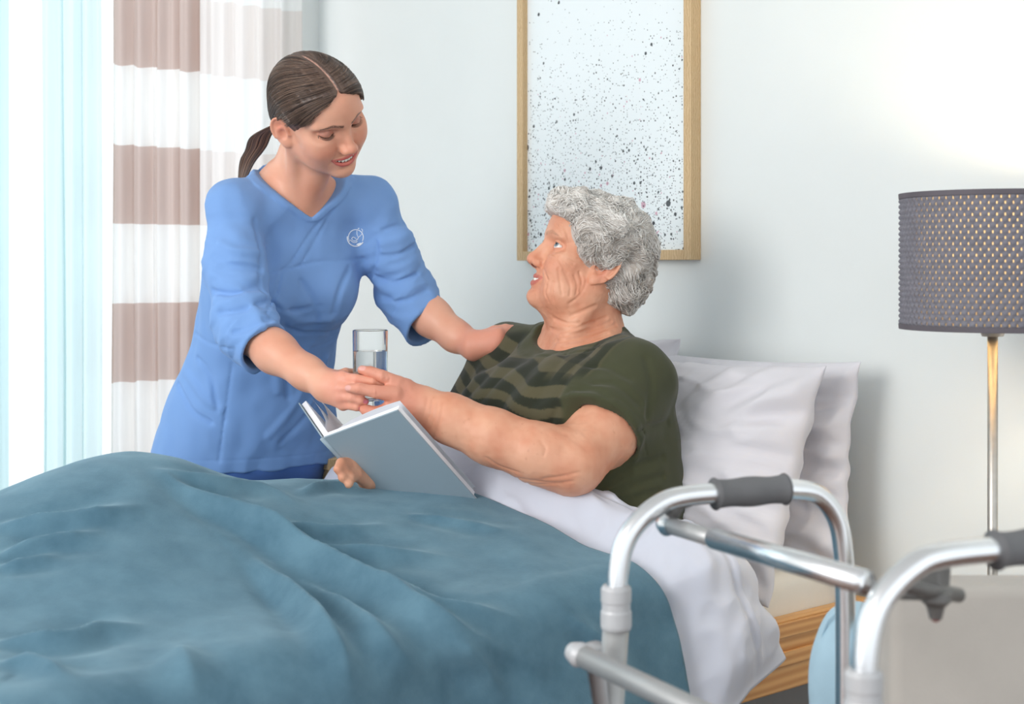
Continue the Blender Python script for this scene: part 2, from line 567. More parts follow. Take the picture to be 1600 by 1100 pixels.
def strands_mesh(name, lines, rad, mat, parent, sides=3, cols=None):
    V = []; Fq = []; CC = []; off = 0
    for i, P in enumerate(lines):
        P = np.asarray(P, float); n = len(P)
        T = np.gradient(P, axis=0); T /= np.linalg.norm(T, axis=1)[:, None] + 1e-12
        ref = np.array([0.31, 0.52, 0.79]); N = np.cross(T, ref); N /= np.linalg.norm(N, axis=1)[:, None] + 1e-9
        Bn = np.cross(T, N); w = np.sin(np.linspace(0.25, 1.0, n) * math.pi * 0.97) ** 0.5
        r = (rad[i] if not np.isscalar(rad) else rad) * np.maximum(w, 0.15)
        ring = np.stack([P + r[:, None] * (math.cos(2 * math.pi * k / sides) * N + math.sin(2 * math.pi * k / sides) * Bn) for k in range(sides)], 1)
        V.append(ring.reshape(-1, 3))
        a = (np.arange(n - 1)[:, None] * sides + np.arange(sides)[None]).ravel()
        b = (np.arange(n - 1)[:, None] * sides + (np.arange(sides)[None] + 1) % sides).ravel()
        Fq.append(np.stack([a, b, b + sides, a + sides], 1) + off); off += n * sides
        if cols is not None: CC.append(np.repeat(np.asarray(cols[i])[None], n * sides, 0))
    return np_mesh(name, np.concatenate(V), np.concatenate(Fq), mat, parent, np.concatenate(CC) if cols is not None else None)
# ================================================================== the room
m_wall = plain('wall_paint', (226, 230, 229), 0.75, var=0.012, nscale=3, bump=0.08, bscale=320)
m_ceil = plain('ceiling_paint', (235, 236, 236), 0.8, var=0.01)
m_floor = wood('floor_boards', (70, 42, 30), (112, 74, 52), (0.6, 7, 7), 0.4)
m_white_trim = plain('white_gloss_paint', (238, 239, 238), 0.35, var=0.01)

VW = 1.95        # window wall
tag(bbox('wall_back', -0.18, -0.06, -3.0, VW + 0.12, 0, 2.6, m_wall), kind='structure')
WU0, WU1, WZ0, WZ1 = 0.06, 2.30, 0.12, 2.32
bm = bmesh.new()
def _wb(u0, u1, z0, z1): bm_box(bm, B((u0 + u1) / 2, VW + 0.06, (z0 + z1) / 2), (u1 - u0, 0.12, z1 - z0), RB)
_wb(-0.06, WU0, 0, 2.6); _wb(WU1, 4.2, 0, 2.6); _wb(WU0, WU1, 0, WZ0); _wb(WU0, WU1, WZ1, 2.6)
tag(from_bm('wall_left', bm, m_wall), kind='structure')
tag(bbox('floor', -0.18, 4.6, -3.0, VW + 0.12, -0.06, 0, m_floor), kind='structure')
tag(bbox('ceiling', -0.18, 4.6, -3.0, VW + 0.12, 2.6, 2.66, m_ceil), kind='structure')
tag(bbox('baseboard_back', -0.06, -0.045, -3.0, VW, 0, 0.08, m_white_trim, bevel=0.003), kind='structure')

# window
t = NT('window_glass')
tr = t.n('ShaderNodeBsdfTransparent'); gl = t.n('ShaderNodeBsdfGlossy'); gl.inputs['Roughness'].default_value = 0.02
mx = t.n('ShaderNodeMixShader'); mx.inputs[0].default_value = 0.06
t.l(tr.outputs[0], mx.inputs[1]); t.l(gl.outputs[0], mx.inputs[2]); t.l(mx.outputs[0], t.out.inputs['Surface'])
m_pane = t.m
win = empty('window_1', B((WU0 + WU1) / 2, VW + 0.06, WZ0)); tag(win, kind='structure')
for (u0, u1, z0, z1) in ((WU0, WU0 + 0.06, WZ0, WZ1), (WU1 - 0.06, WU1, WZ0, WZ1), (WU0 + 0.06, WU1 - 0.06, WZ0, WZ0 + 0.06), (WU0 + 0.06, WU1 - 0.06, WZ1 - 0.06, WZ1), (1.15, 1.21, WZ0 + 0.06, WZ1 - 0.06)):
    bbox('window_frame', u0, u1, VW + 0.03, VW + 0.09, z0, z1, m_white_trim, win, 0.004)
bbox('pane', WU0 + 0.06, 1.15, VW + 0.055, VW + 0.062, WZ0 + 0.06, WZ1 - 0.06, m_pane, win)
bbox('pane', 1.21, WU1 - 0.06, VW + 0.055, VW + 0.062, WZ0 + 0.06, WZ1 - 0.06, m_pane, win)

# curtains ------------------------------------------------------------
def curtain_mat(name, c_light, c_band, opac, trans, band=True, z0=0.717, per=0.412):
    t = NT(name); v = t.coord()
    base = rgba(c_light)
    fine = t.noise(t.coord((1, 1, 0.05)), 160, 2)
    if band:
        sep = t.n('ShaderNodeSeparateXYZ'); t.l(v, sep.inputs[0])
        fr = t.math('FRACT', t.math('DIVIDE', t.math('SUBTRACT', sep.outputs['Z'], z0), per))
        isb = t.math('LESS_THAN', fr, 0.497)
        col = t.mix(isb, base, rgba(c_band))
    else:
        col = t.mix(0.0, base, base)
    col = t.mix(t.math('MULTIPLY', fine.outputs['Fac'], 0.12), col, (0.3, 0.3, 0.3, 1))
    df = t.n('ShaderNodeBsdfDiffuse'); tl = t.n('ShaderNodeBsdfTranslucent'); tp = t.n('ShaderNodeBsdfTransparent')
    t.l(col, df.inputs['Color']); t.l(col, tl.inputs['Color'])
    m1 = t.n('ShaderNodeMixShader'); m1.inputs[0].default_value = trans
    t.l(df.outputs[0], m1.inputs[1]); t.l(tl.outputs[0], m1.inputs[2])
    m2 = t.n('ShaderNodeMixShader'); m2.inputs[0].default_value = opac
    t.l(tp.outputs[0], m2.inputs[1]); t.l(m1.outputs[0], m2.inputs[2]); t.l(m2.outputs[0], t.out.inputs['Surface'])
    return t.m
def curtain(name, u0, u1, off, amp, folds, seed, mat, label, ztop=2.45, phase=0.0, group=None):
    nu, nz = 220, 40
    U = np.linspace(u0, u1, nu); Z = np.linspace(0.02, ztop, nz)
    uu, zz = np.meshgrid(U, Z, indexing='ij')
    s = (uu - u0) / (u1 - u0) * folds * 2 * math.pi + phase
    nzv = perlin(np.stack([uu.ravel() * 9, zz.ravel() * 0.6, np.full(uu.size, seed)], 1)).reshape(uu.shape)
    w = np.sin(s + 1.6 * nzv) ; w = np.sign(w) * np.abs(w) ** 0.8
    d = off + amp * (w + 0.35 * np.sin(2.3 * s + seed) ) * (0.75 + 0.25 * (1 - zz / ztop))
    du = 0.25 * amp * np.cos(s * 1.0 + nzv * 2)
    P = OB + (uu + du)[..., None] * EU + (VW - d)[..., None] * EV + zz[..., None] * EZ
    root = empty(name, B((u0 + u1) / 2, VW - off, 0.02))
    tag(root, label, 'curtain', group)
    np_mesh('cloth', P.reshape(-1, 3), grid_faces(nu, nz), mat, root)
    # heading tape and gliders on the rail
    hd = bm = bmesh.new()
    bm_box(bm, B((u0 + u1) / 2, VW - off, ztop - 0.03), (u1 - u0, 0.008, 0.06), RB, 0.002)
    from_bm('heading_tape', bm, m_white_trim, root)
    return root
m_cur1 = curtain_mat('striped_curtain_cloth', (246, 244, 242), (206, 184, 175), 0.93, 0.5)
m_cur2 = curtain_mat('window_lit_striped_cloth', (248, 248, 247), (236, 228, 224), 0.86, 0.55)  # same banded cloth, window light put into the paler colours
m_sh = curtain_mat('sheer_curtain_cloth', (190, 229, 233), (0, 0, 0), 0.70, 0.6, band=False)
m_sh2 = curtain_mat('pale_sheer_cloth', (208, 234, 237), (0, 0, 0), 0.70, 0.6, band=False)
curtain('striped_curtain', 0.375, 0.635, 0.10, 0.022, 4.2, 3.1, m_cur1, 'white curtain with wide taupe bands hanging behind the nurse')
curtain('window_lit_striped_curtain', 0.05, 0.385, 0.07, 0.016, 4.6, 5.7, m_cur2, 'corner part of the taupe banded curtain, window light put into its paler colour', phase=1.0)
curtain('sheer_curtain', 0.645, 0.80, 0.06, 0.02, 3.2, 8.2, m_sh2, 'white sheer curtain beside the taupe banded curtain', phase=0.4)
curtain('blue_sheer_curtain', 0.88, 1.60, 0.07, 0.022, 7.0, 1.4, m_sh, 'pale blue sheer curtain over the bright window')
rail = bbox('curtain_rail', 0.0, 2.6, VW - 0.12, VW - 0.05, 2.45, 2.48, m_white_trim, bevel=0.005)
tag(rail, 'white curtain rail above the window', 'rail')

# framed print --------------------------------------------------------
m_oak = wood('light_oak_frame', (190, 158, 116), (208, 180, 138), (30, 30, 30), 0.5, 0.05)
t = NT('speckled_print')
uvn = t.n('ShaderNodeUVMap'); uvn.uv_map = 'UVMap'
sep = t.n('ShaderNodeSeparateXYZ'); t.l(uvn.outputs[0], sep.inputs[0])
height = sep.outputs['Y']              # metres above the lower edge of the sheet
col = rgba((232, 238, 240))
cur = None
for (sc, rmax, dens0, fall, pinkp, seed) in ((26, 0.24, 0.42, 0.17, 0.30, 0.0), (52, 0.24, 0.55, 0.30, 0.16, 3.3), (105, 0.26, 0.50, 0.5, 0.1, 7.9), (190, 0.30, 0.42, 0.62, 0.0, 2.2)):
    mp = t.n('ShaderNodeMapping'); mp.inputs['Location'].default_value = (seed, seed * 1.7, 0)
    t.l(uvn.outputs[0], mp.inputs['Vector'])
    vo = t.n('ShaderNodeTexVoronoi'); vo.voronoi_dimensions = '2D'; vo.inputs['Scale'].default_value = sc
    t.l(mp.outputs[0], vo.inputs['Vector'])
    sc3 = t.n('ShaderNodeSeparateColor'); t.l(vo.outputs['Color'], sc3.inputs[0])
    dens = t.math('MULTIPLY', t.math('MAXIMUM', t.math('SUBTRACT', 1.0, t.math('DIVIDE', height, fall)), 0.02), dens0)
    on = t.math('LESS_THAN', sc3.outputs[0], dens)
    rad = t.math('MULTIPLY', t.math('MULTIPLY_ADD', sc3.outputs[1], 0.7, 0.3), rmax)
    dot = t.math('MULTIPLY', t.math('LESS_THAN', vo.outputs['Distance'], rad), on)
    pink = t.math('GREATER_THAN', sc3.outputs[2], 1.0 - pinkp)
    grey = t.ramp(sc3.outputs[1], [(0.0, rgba((120, 125, 128))), (1.0, rgba((40, 42, 46)))])
    dc = t.mix(pink, grey, rgba((205, 165, 180)))
    cur = t.mix(dot, col if cur is None else cur, dc)
t.l(cur, t.b.inputs['Base Color']); t.set(Roughness=0.35)
m_print = t.m
pv0, pv1, pz0, pz1 = 0.4366, 1.0086, 1.032, 1.86
pic = empty('framed_print', B(-0.05, (pv0 + pv1) / 2, pz0))
tag(pic, 'tall speckled print in a light oak frame on the wall', 'picture')
fw, fd = 0.022, 0.032
for (v0, v1, z0, z1) in ((pv0, pv0 + fw, pz0, pz1), (pv1 - fw, pv1, pz0, pz1), (pv0 + fw, pv1 - fw, pz0, pz0 + fw), (pv0 + fw, pv1 - fw, pz1 - fw, pz1)):
    bbox('frame_side', -0.06, -0.06 + fd, v0, v1, z0, z1, m_oak, pic, 0.0015)
a0, a1 = pv0 + fw - 0.002, pv1 - fw + 0.002
q = [B(-0.044, a0, pz0 + fw - 0.002), B(-0.044, a1, pz0 + fw - 0.002), B(-0.044, a1, pz1 - fw), B(-0.044, a0, pz1 - fw)]
np_mesh('print_sheet', np.array(q), np.array([[0, 3, 2, 1]]), m_print, pic, smooth=False, uv=np.array([(0.57, 0), (0, 0), (0, 0.8), (0.57, 0.8)]))
bbox('backing_board', -0.058, -0.046, pv0 + 0.004, pv1 - 0.004, pz0 + 0.004, pz1 - 0.004, m_white_trim, pic)

# floor lamp ----------------------------------------------------------
LD = 2.2
LX = (1551 - 800) / F * LD
LR = 0.1395
LZ1 = CAMH + (415 - 303) / F * LD; LZ0 = CAMH - (513.5 - 415) / F * LD
lc = np.array([LX, LD, 0.0])
lamp = empty('floor_lamp', lc); tag(lamp, 'floor lamp with grey woven drum shade and brushed steel pole', 'lamp')
m_steel = plain('brushed_steel', (190, 185, 178), 0.42, 1.0, var=0.04, nscale=60)
m_shade = plain('woven_grey_shade', (118, 116, 124), 0.75, var=0.06, nscale=60)
m_shade_in = fabric('shade_lining', (230, 205, 165), trans=0.25, weave=300, sheen=0)
m_hem = plain('shade_hem', (96, 90, 96), 0.8)
lathe('base', [(0.0, 0.0), (0.125, 0.0), (0.125, 0.012), (0.118, 0.018), (0.02, 0.022), (0.012, 0.04), (0.0, 0.04)], lc, m_steel, lamp)
tube('pole', [lc + EZ * 0.03, lc + EZ * 0.5, lc + EZ * (LZ0 - 0.002)], 0.0078, m_steel, lamp, 20)
lathe('shade_collar', [(0.0, -0.012), (0.016, -0.012), (0.019, -0.004), (0.019, 0.006), (0.012, 0.02), (0.0, 0.02)], lc + EZ * LZ0, m_steel, lamp, 24)
tube('socket', [lc + EZ * (LZ0 + 0.015), lc + EZ * (LZ0 + 0.06)], 0.014, m_hem, lamp, 16)
ncol, nrow = 76, 23
V = []; Q = []
ch = (LZ1 - LZ0 - 0.012) / nrow
SX, SY = 6, 4
# regular lattice: SX samples per column, SY per row; each woven cell bulges, with a gap beside it
nX = ncol * SX; nY = nrow * SY + 1
aa = np.arange(nX) / nX * 2 * math.pi
for j in range(nY):
    row = min(j // SY, nrow - 1); fy = j / SY - row
    for i in range(nX):
        ph = (i / SX + (0.5 if row % 2 else 0.0)) % 1.0
        bul = math.sin(math.pi * min(max((ph - 0.12) / 0.88, 0), 1)) * math.sin(math.pi * fy) if 0 < fy < 1 else 0
        r = LR - 0.0015 + 0.003 * max(bul, 0)
        V.append(lc + np.array([r * math.cos(aa[i]), r * math.sin(aa[i]), LZ0 + 0.006 + j * ch / SY]))
for j in range(nY - 1):
    row = j // SY; sub = j % SY
    for i in range(nX):
        cx = (i + (SX // 2 if row % 2 else 0)) % SX
        if cx == 0 and sub in (1, 2): continue        # the gap that lets light through
        a = j * nX + i; b = j * nX + (i + 1) % nX
        Q.append((a, b, b + nX, a + nX))
shade = np_mesh('shade', np.array(V), np.array(Q), m_shade, lamp)
sm = shade.modifiers.new('thick', 'SOLIDIFY'); sm.thickness = 0.0012; sm.offset = -1
np_mesh('shade_lining', *(lambda n: (np.array([lc + np.array([(LR - 0.005) * math.cos(2 * math.pi * i / n), (LR - 0.005) * math.sin(2 * math.pi * i / n), z]) for z in (LZ0 + 0.004, LZ1 - 0.004) for i in range(n)]), np.array([(i, (i + 1) % n, n + (i + 1) % n, n + i) for i in range(n)])))(64), m_shade_in, lamp)
for z in (LZ0 + 0.003, LZ1 - 0.003):
    lathe('shade_hem', [(LR - 0.006, -0.004), (LR + 0.001, -0.004), (LR + 0.0015, 0.004), (LR - 0.006, 0.004), (LR - 0.006, -0.004)], lc + EZ * z, m_hem, lamp, 64, caps=False)
for k in range(3):
    a = k * 2 * math.pi / 3 + 0.4
    tube('shade_spoke', [lc + EZ * (LZ0 + 0.012), lc + np.array([LR * 0.97 * math.cos(a), LR * 0.97 * math.sin(a), LZ0 + 0.006])], 0.002, m_steel, lamp, 8)
t = NT('bulb_glow'); em = t.n('ShaderNodeEmission'); em.inputs['Color'].default_value = (1.0, 0.84, 0.58, 1); em.inputs['Strength'].default_value = 8
t.l(em.outputs[0], t.out.inputs['Surface'])
lathe('bulb', [(0.0, 0.058), (0.012, 0.06), (0.02, 0.075), (0.027, 0.095), (0.022, 0.118), (0.01, 0.127), (0.0, 0.128)], lc + EZ * LZ0, t.m, lamp, 24)
pl = bpy.data.lights.new('lamp_light', 'POINT'); pl.energy = 3.2; pl.color = (1.0, 0.87, 0.62); pl.shadow_soft_size = 0.03
plo = bpy.data.objects.new('lamp_light', pl); COL.objects.link(plo); plo.location = tuple(lc + EZ * (LZ0 + 0.15)); plo.parent = lamp
plo.matrix_parent_inverse = Matrix.Translation(-lamp.location)

# bed frame and mattress ----------------------------------------------
BW = 0.86
m_pine_u = None
def pine(name):
    t = NT(name)
    tc = t.n('ShaderNodeTexCoord'); mp = t.n('ShaderNodeMapping'); mp.inputs['Rotation'].default_value = (0, 0, -ROTB)
    t.l(tc.outputs['Object'], mp.inputs['Vector'])
    mp2 = t.n('ShaderNodeMapping'); mp2.inputs['Scale'].default_value = (1.2, 16, 16); t.l(mp.outputs[0], mp2.inputs['Vector'])
    nz = t.noise(mp2.outputs[0], 2.2, 5, 0.6)
    w = t.n('ShaderNodeTexWave'); w.bands_direction = 'Z'; w.inputs['Scale'].default_value = 1.3; w.inputs['Distortion'].default_value = 5; w.inputs['Detail'].default_value = 2
    t.l(mp2.outputs[0], w.inputs['Vector'])
    mx = t.math('ADD', t.math('MULTIPLY', w.outputs['Fac'], 0.55), t.math('MULTIPLY', nz.outputs['Fac'], 0.45))
    t.l(t.ramp(mx, [(0.2, rgba((200, 142, 84))), (0.75, rgba((224, 172, 112)))]), t.b.inputs['Base Color'])
    t.set(Roughness=0.4); return t.m
m_pine = pine('pine_boards')
bed = empty('bed', B(1.0, BW / 2, 0)); tag(bed, 'pine single bed frame under the mattress', 'bed')
def rail_prof(name, u0, u1, v0, v1, side):
    r = bbox(name, u0, u1, v0, v1, 0.272, 0.40, m_pine, bed, 0.004)
    if side:
        for z in (0.318, 0.368):
            bbox('moulding', u0, u1, v0 - 0.006 if side < 0 else v1, v0 if side < 0 else v1 + 0.006, z, z + 0.026, m_pine, r, 0.002)
rail_prof('side_rail', 0.0, 2.0, -0.022, 0.0, -1)
rail_prof('side_rail', 0.0, 2.0, BW, BW + 0.022, 1)
rail_prof('end_rail', -0.022, 0.0, -0.022, BW + 0.022, 0)
rail_prof('end_rail', 2.0, 2.022, -0.022, BW + 0.022, 0)
for (u, v) in ((0.03, 0.02), (0.03, BW - 0.02), (1.97, 0.02), (1.97, BW - 0.02)):
    bbox('leg', u - 0.03, u + 0.03, v - 0.02, v + 0.02, 0.0, 0.272, m_pine, bed, 0.004)
for k in range(12):
    u = 0.1 + k * 0.163
    bbox('slat', u, u + 0.07, 0.0, BW, 0.30, 0.318, m_pine, bed, 0.002)
m_mat = fabric('cream_mattress_cover', (232, 226, 216), weave=500, wstr=0.3, var=0.02)
mat_o = bbox('mattress', 0.0, 1.98, 0.0, BW, 0.319, 0.47, m_mat, None, 0.028, 4, True)
tag(mat_o, 'cream mattress with rounded edge on the pine bed', 'mattress')

# far bedside table (a light wood corner shows behind the book) -------
ns = empty('bedside_table', B(0.40, 1.08, 0)); tag(ns, 'small light wood bedside table against the far side of the bed', 'table')
bbox('top', 0.26, 0.56, 0.93, 1.23, 0.585, 0.61, m_oak, ns, 0.003)
for (u, v) in ((0.28, 0.95), (0.54, 0.95), (0.28, 1.21), (0.54, 1.21)):
    bbox('leg', u - 0.014, u + 0.014, v - 0.014, v + 0.014, 0, 0.585, m_oak, ns, 0.002)
bbox('apron', 0.29, 0.53, 0.945, 0.955, 0.52, 0.585, m_oak, ns)
bbox('apron', 0.29, 0.53, 1.205, 1.215, 0.52, 0.585, m_oak, ns)

# walking frame -------------------------------------------------------
m_chrome = plain('polished_aluminium', (236, 237, 239), 0.26, 1.0, var=0.02)
m_satin = plain('satin_grey_tube', (176, 176, 176), 0.42, 0.55, var=0.03)
m_collar = plain('grey_plastic_collar', (186, 186, 188), 0.4, 0.1, var=0.02)
m_grip = plain('grey_rubber_grip', (106, 106, 108), 0.7, var=0.05, bump=0.2, bscale=400)
m_dark = plain('dark_grey_bracket', (120, 118, 116), 0.45, 0.4)
m_red = plain('red_button', (140, 60, 56), 0.4)
wk = empty('walking_frame', (0.36, 1.5, 0)); tag(wk, 'aluminium folding walking frame with grey grips beside the bed', 'walker')
g = np.array([math.cos(math.radians(22)), math.sin(math.radians(22)), 0.0])
def side_frame(Cg, zg, aL=-0.172, aR=0.172):
    c0 = np.array([Cg[0], Cg[1], 0.0])
    def p(a, z): return c0 + g * a + EZ * z
    up = catmull([p(aL, 0.60), p(aL + 0.002, zg - 0.085), p(aL + 0.016, zg - 0.040), p(aL + 0.052, zg - 0.010), p(aL + 0.092, zg), p(0.0, zg), p(0.06, zg - 0.001), p(0.096, zg - 0.010), p(0.122, zg - 0.040), p(0.132, zg - 0.085), p(0.135, 0.60), p(0.135, 0.45)], 8)
    tube('handle_tube', up, 0.0122, m_chrome, wk, 18)
    gr = np.linspace(-0.048, 0.048, 25)
    rad = [0.0172 + 0.0018 * (abs(x) > 0.044) + 0.0009 * math.cos(x * 110) for x in gr]
    tube('grip', [p(x, zg) for x in gr], rad, m_grip, wk, 20)
    for s, a0, a1, zt in ((-1, aL + 0.001, aL - 0.043, 0.655), (1, 0.135, aR, 0.47)):
        tube('leg', [p(a0, zt - 0.03), p(a0 + (a1 - a0) * 0.5, zt / 2), p(a1, 0.03)], 0.0152, m_satin, wk, 16)
        lathe('collar', [(0.0, 0.0), (0.0168, 0.0), (0.0178, 0.004), (0.0178, 0.02), (0.0165, 0.022), (0.0165, 0.03), (0.0175, 0.032), (0.0175, 0.046), (0.0150, 0.05), (0.0, 0.05)], p(a0 - (0.001 if s < 0 else 0), zt - 0.05), m_collar, wk, 20)
        lathe('rubber_foot', [(0.0, 0.0), (0.021, 0.0), (0.021, 0.012), (0.018, 0.05), (0.0, 0.05)], p(a1, 0.0), m_grip, wk, 18)
        for zz in (0.42, 0.32):
            q = p(a0 + (a1 - a0) * (1 - zz / zt), zz) + np.array([-0.005, -0.0145, 0])
            lathe('push_button', [(0.0, 0.0), (0.0035, 0.0), (0.0025, 0.003), (0.0, 0.0035)], q, m_chrome, wk, 10, axis=(-0.3, -1, 0))
    return p
zg = 0.7515
GL = Wp(1172, 769, 1.69); GR = Wp(1618, 852, 1.36)
pL = side_frame(GL, zg, -0.177, 0.128); pR = side_frame(GR, zg, -0.197)
# folding upper cross-bar, telescoping
e0 = Wp(1043, 820, 1.66); e1 = Wp(1352, 910, 1.31)
def lerp(a, b, t): return a + (b - a) * t
tube('cross_bar', [lerp(e0, e1, -0.01), lerp(e0, e1, 0.32)], 0.0098, m_satin, wk, 16)
tube('cross_bar_sleeve', [lerp(e0, e1, 0.28), lerp(e0, e1, 0.65), lerp(e0, e1, 1.0)], 0.0118, m_chrome, wk, 16)
lathe('bar_end', [(0.0, -0.016), (0.009, -0.013), (0.0135, 0.0), (0.009, 0.013), (0.0, 0.016)], e0, m_chrome, wk, 16, axis=e1 - e0)
lug = np.array([e0[0] + 0.004, e0[1], 0]);
tube('bar_lug', [e0, e0 + np.array([0.012, 0.0, 0.025]), pL(-0.075, zg - 0.004)], [0.008, 0.0095, 0.007], m_dark, wk, 12)
# lower bar
f0 = Wp(905, 1023, 1.575); f1 = Wp(1290, 1206, 1.33)
tube('lower_bar', [f0, lerp(f0, f1, 0.5), f1], 0.0122, m_satin, wk, 16)
lathe('bar_end', [(0.0, -0.017), (0.010, -0.013), (0.0145, 0.0), (0.010, 0.013), (0.0, 0.017)], f0, m_collar, wk, 16, axis=f1 - f0)
tube('bar_lug', [f0, f0 + np.array([0.016, 0.012, 0.006]), pL(-0.186, 0.452)], [0.011, 0.011, 0.008], m_collar, wk, 12)
# bracket under the near grip
q0 = Wp(1395, 915, 1.34); q1 = Wp(1488, 918, 1.40)
Rq = basis(q1 - q0)
bm = bmesh.new(); bm_box(bm, (q0 + q1) / 2 + EZ * 0.004, (0.085, 0.006, 0.034), Rq, 0.004); from_bm('bracket', bm, m_dark, wk)
tube('bracket_rod', [Wp(1392, 905, 1.33), Wp(1440, 920, 1.36), Wp(1498, 930, 1.41)], 0.0075, m_dark, wk, 12)
lathe('knob', [(0.0, -0.02), (0.006, -0.018), (0.009, -0.006), (0.015, 0.0), (0.015, 0.008), (0.007, 0.012), (0.006, 0.03), (0.0, 0.03)], Wp(1462, 938, 1.385), m_dark, wk, 18)
lathe('release_button', [(0.0, -0.008), (0.0042, -0.006), (0.0048, 0.0), (0.0, 0.001)], Wp(1462, 960, 1.385), m_red, wk, 12)

# low upholstered chair behind the walker ------------------------------
m_linen = fabric('pale_grey_linen', (180, 174, 167), weave=420, wstr=0.5, var=0.03)
m_leg = wood('dark_chair_leg', (60, 40, 28), (90, 62, 44), (4, 4, 1))
chx0, chx1, chy = 0.432, 0.98, 1.62
ch = empty('armchair', ((chx0 + chx1) / 2, chy + 0.2, 0)); tag(ch, 'low pale grey linen armchair standing in front of the floor lamp', 'chair')
def cbox(n, x0, x1, y0, y1, z0, z1, bev, mat=None, par=None):
    return box(n, ((x0 + x1) / 2, (y0 + y1) / 2, (z0 + z1) / 2), (x1 - x0, y1 - y0, z1 - z0), mat or m_linen, par or ch, None, bev, 4, True)
zt = CAMH - 500 / F * chy
back = cbox('backrest', chx0, chx1, chy, chy + 0.07, 0.12, zt, 0.015)
cbox('seat', chx0 + 0.06, chx1 - 0.06, chy + 0.07, chy + 0.33, 0.14, 0.36, 0.02)
cbox('seat_cushion', chx0 + 0.07, chx1 - 0.07, chy + 0.08, chy + 0.335, 0.36, 0.45, 0.03)
cbox('armrest', chx0, chx0 + 0.06, chy + 0.07, chy + 0.25, 0.14, 0.555, 0.018)
cbox('armrest', chx1 - 0.06, chx1, chy + 0.07, chy + 0.25, 0.14, 0.555, 0.018)
for x in (chx0 + 0.03, chx1 - 0.03):
    for y in (chy + 0.04, chy + 0.23):
        lathe('leg', [(0.0, 0.0), (0.011, 0.0), (0.018, 0.14), (0.0, 0.14)], (x, y, 0), m_leg, ch, 14)
# ================================================================== bedding
m_pillow = fabric('white_cotton', (216, 214, 220), weave=700, wstr=0.15, sheen=0.1, var=0.012, nscale=5)
m_duvet = fabric('white_duvet_cotton', (206, 209, 221), weave=700, wstr=0.15, sheen=0.1, var=0.012, nscale=5)
m_blanket = fabric('blue_fleece', (94, 128, 145), weave=420, wstr=0.55, sheen=0.4, var=0.10, nscale=14, c2=(72, 105, 123), sheen_tint=(190, 220, 232))

def pillow(name, c, xax, yax, W, H, T, seed, label, ear=0.05, group=None, wr=1.0, parent=None):
    n = 90
    a = np.linspace(-1, 1, n)
    a = np.sign(a) * (1 - (1 - np.abs(a)) ** 1.5)      # finer towards the seam
    X, Y = np.meshgrid(a, a, indexing='ij')
    xax = np.asarray(xax, float) / np.linalg.norm(xax); yax = np.asarray(yax, float)
    yax = yax - xax * xax.dot(yax); yax /= np.linalg.norm(yax); zax = np.cross(xax, yax)
    px = X * W / 2 * (1 - ear * (1 - Y ** 2)); py = Y * H / 2 * (1 - ear * 1.3 * (1 - X ** 2))
    prof = np.maximum((1 - np.abs(X) ** 2.6) * (1 - np.abs(Y) ** 2.6), 0) ** 0.55
    q = np.stack([px.ravel() * 7 + seed, py.ravel() * 7, np.full(px.size, seed * 1.3)], 1)
    big = fbm(q * 0.6, 2).reshape(X.shape)
    # wrinkles that run from the corners and the seam towards the middle
    ang = np.arctan2(Y, X); rr = np.sqrt(X ** 2 + Y ** 2)
    w1 = perlin(np.stack([ang.ravel() * 6 + seed, rr.ravel() * 1.4, np.full(px.size, seed)], 1)).reshape(X.shape)
    w2 = perlin(np.stack([px.ravel() * 10 + 3 * py.ravel() + seed, py.ravel() * 34 + 6 * big.ravel(), np.full(px.size, 2.2)], 1)).reshape(X.shape)
    w3 = 1 - np.abs(perlin(q * np.array([1.3, 2.2, 1]) + 5)).reshape(X.shape) * 2.4
    edge = sstep(0.25, 0.95, np.maximum(np.abs(X), np.abs(Y))) * (1 - sstep(0.94, 1.0, np.maximum(np.abs(X), np.abs(Y))))
    disp = wr * (0.014 * w1 * edge + 0.006 * w2 * prof + 0.018 * big * prof + 0.013 * np.maximum(w3, 0) ** 2 * prof)
    V = []; Fq = []
    for s in (1, -1):
        z = s * (T / 2 * prof) + disp * (1 if s > 0 else 0.4) + 0.012 * wr * w1 * sstep(0.5, 1, rr)
        P = np.asarray(c) + px[..., None] * xax + py[..., None] * yax + z[..., None] * zax
        V.append(P.reshape(-1, 3)); f = grid_faces(n, n, 0 if s > 0 else n * n)
        Fq.append(f[:, ::-1] if s > 0 else f)
    Fq = [Fq[0][:, ::-1], Fq[1][:, ::-1]]
    V = np.concatenate(V); Fq = np.concatenate(Fq)
    o = np_mesh(name, V, Fq, m_pillow)
    me = o.data; bm = bmesh.new(); bm.from_mesh(me); bmesh.ops.remove_doubles(bm, verts=bm.verts, dist=0.0004); bmesh.ops.recalc_face_normals(bm, faces=bm.faces[:]); bm.to_mesh(me); bm.free()
    me.polygons.foreach_set('use_smooth', np.ones(len(me.polygons), dtype=bool))
    tag(o, label, 'pillow', group); return o

# two pillows stacked upright at the head end, one more beside them
up1 = EZ * math.cos(math.radians(14)) - EU * math.sin(math.radians(14))
pillow('pillow', B(0.055, 0.265, 0.645), -EV, EZ - EU * 0.10, 0.62, 0.40, 0.13, 4.0, 'white pillow standing against the wall behind the wrinkled one')
pillow('pillow', B(0.205, 0.275, 0.635), -EV, up1 - EU * 0.14, 0.62, 0.44, 0.19, 9.0, 'wrinkled white pillow right behind the sitting woman')
pillow('pillow', B(0.06, 0.66, 0.66), -EV, EZ - EU * 0.12, 0.50, 0.42, 0.13, 14.0, "white pillow on the far side of the woman's back")

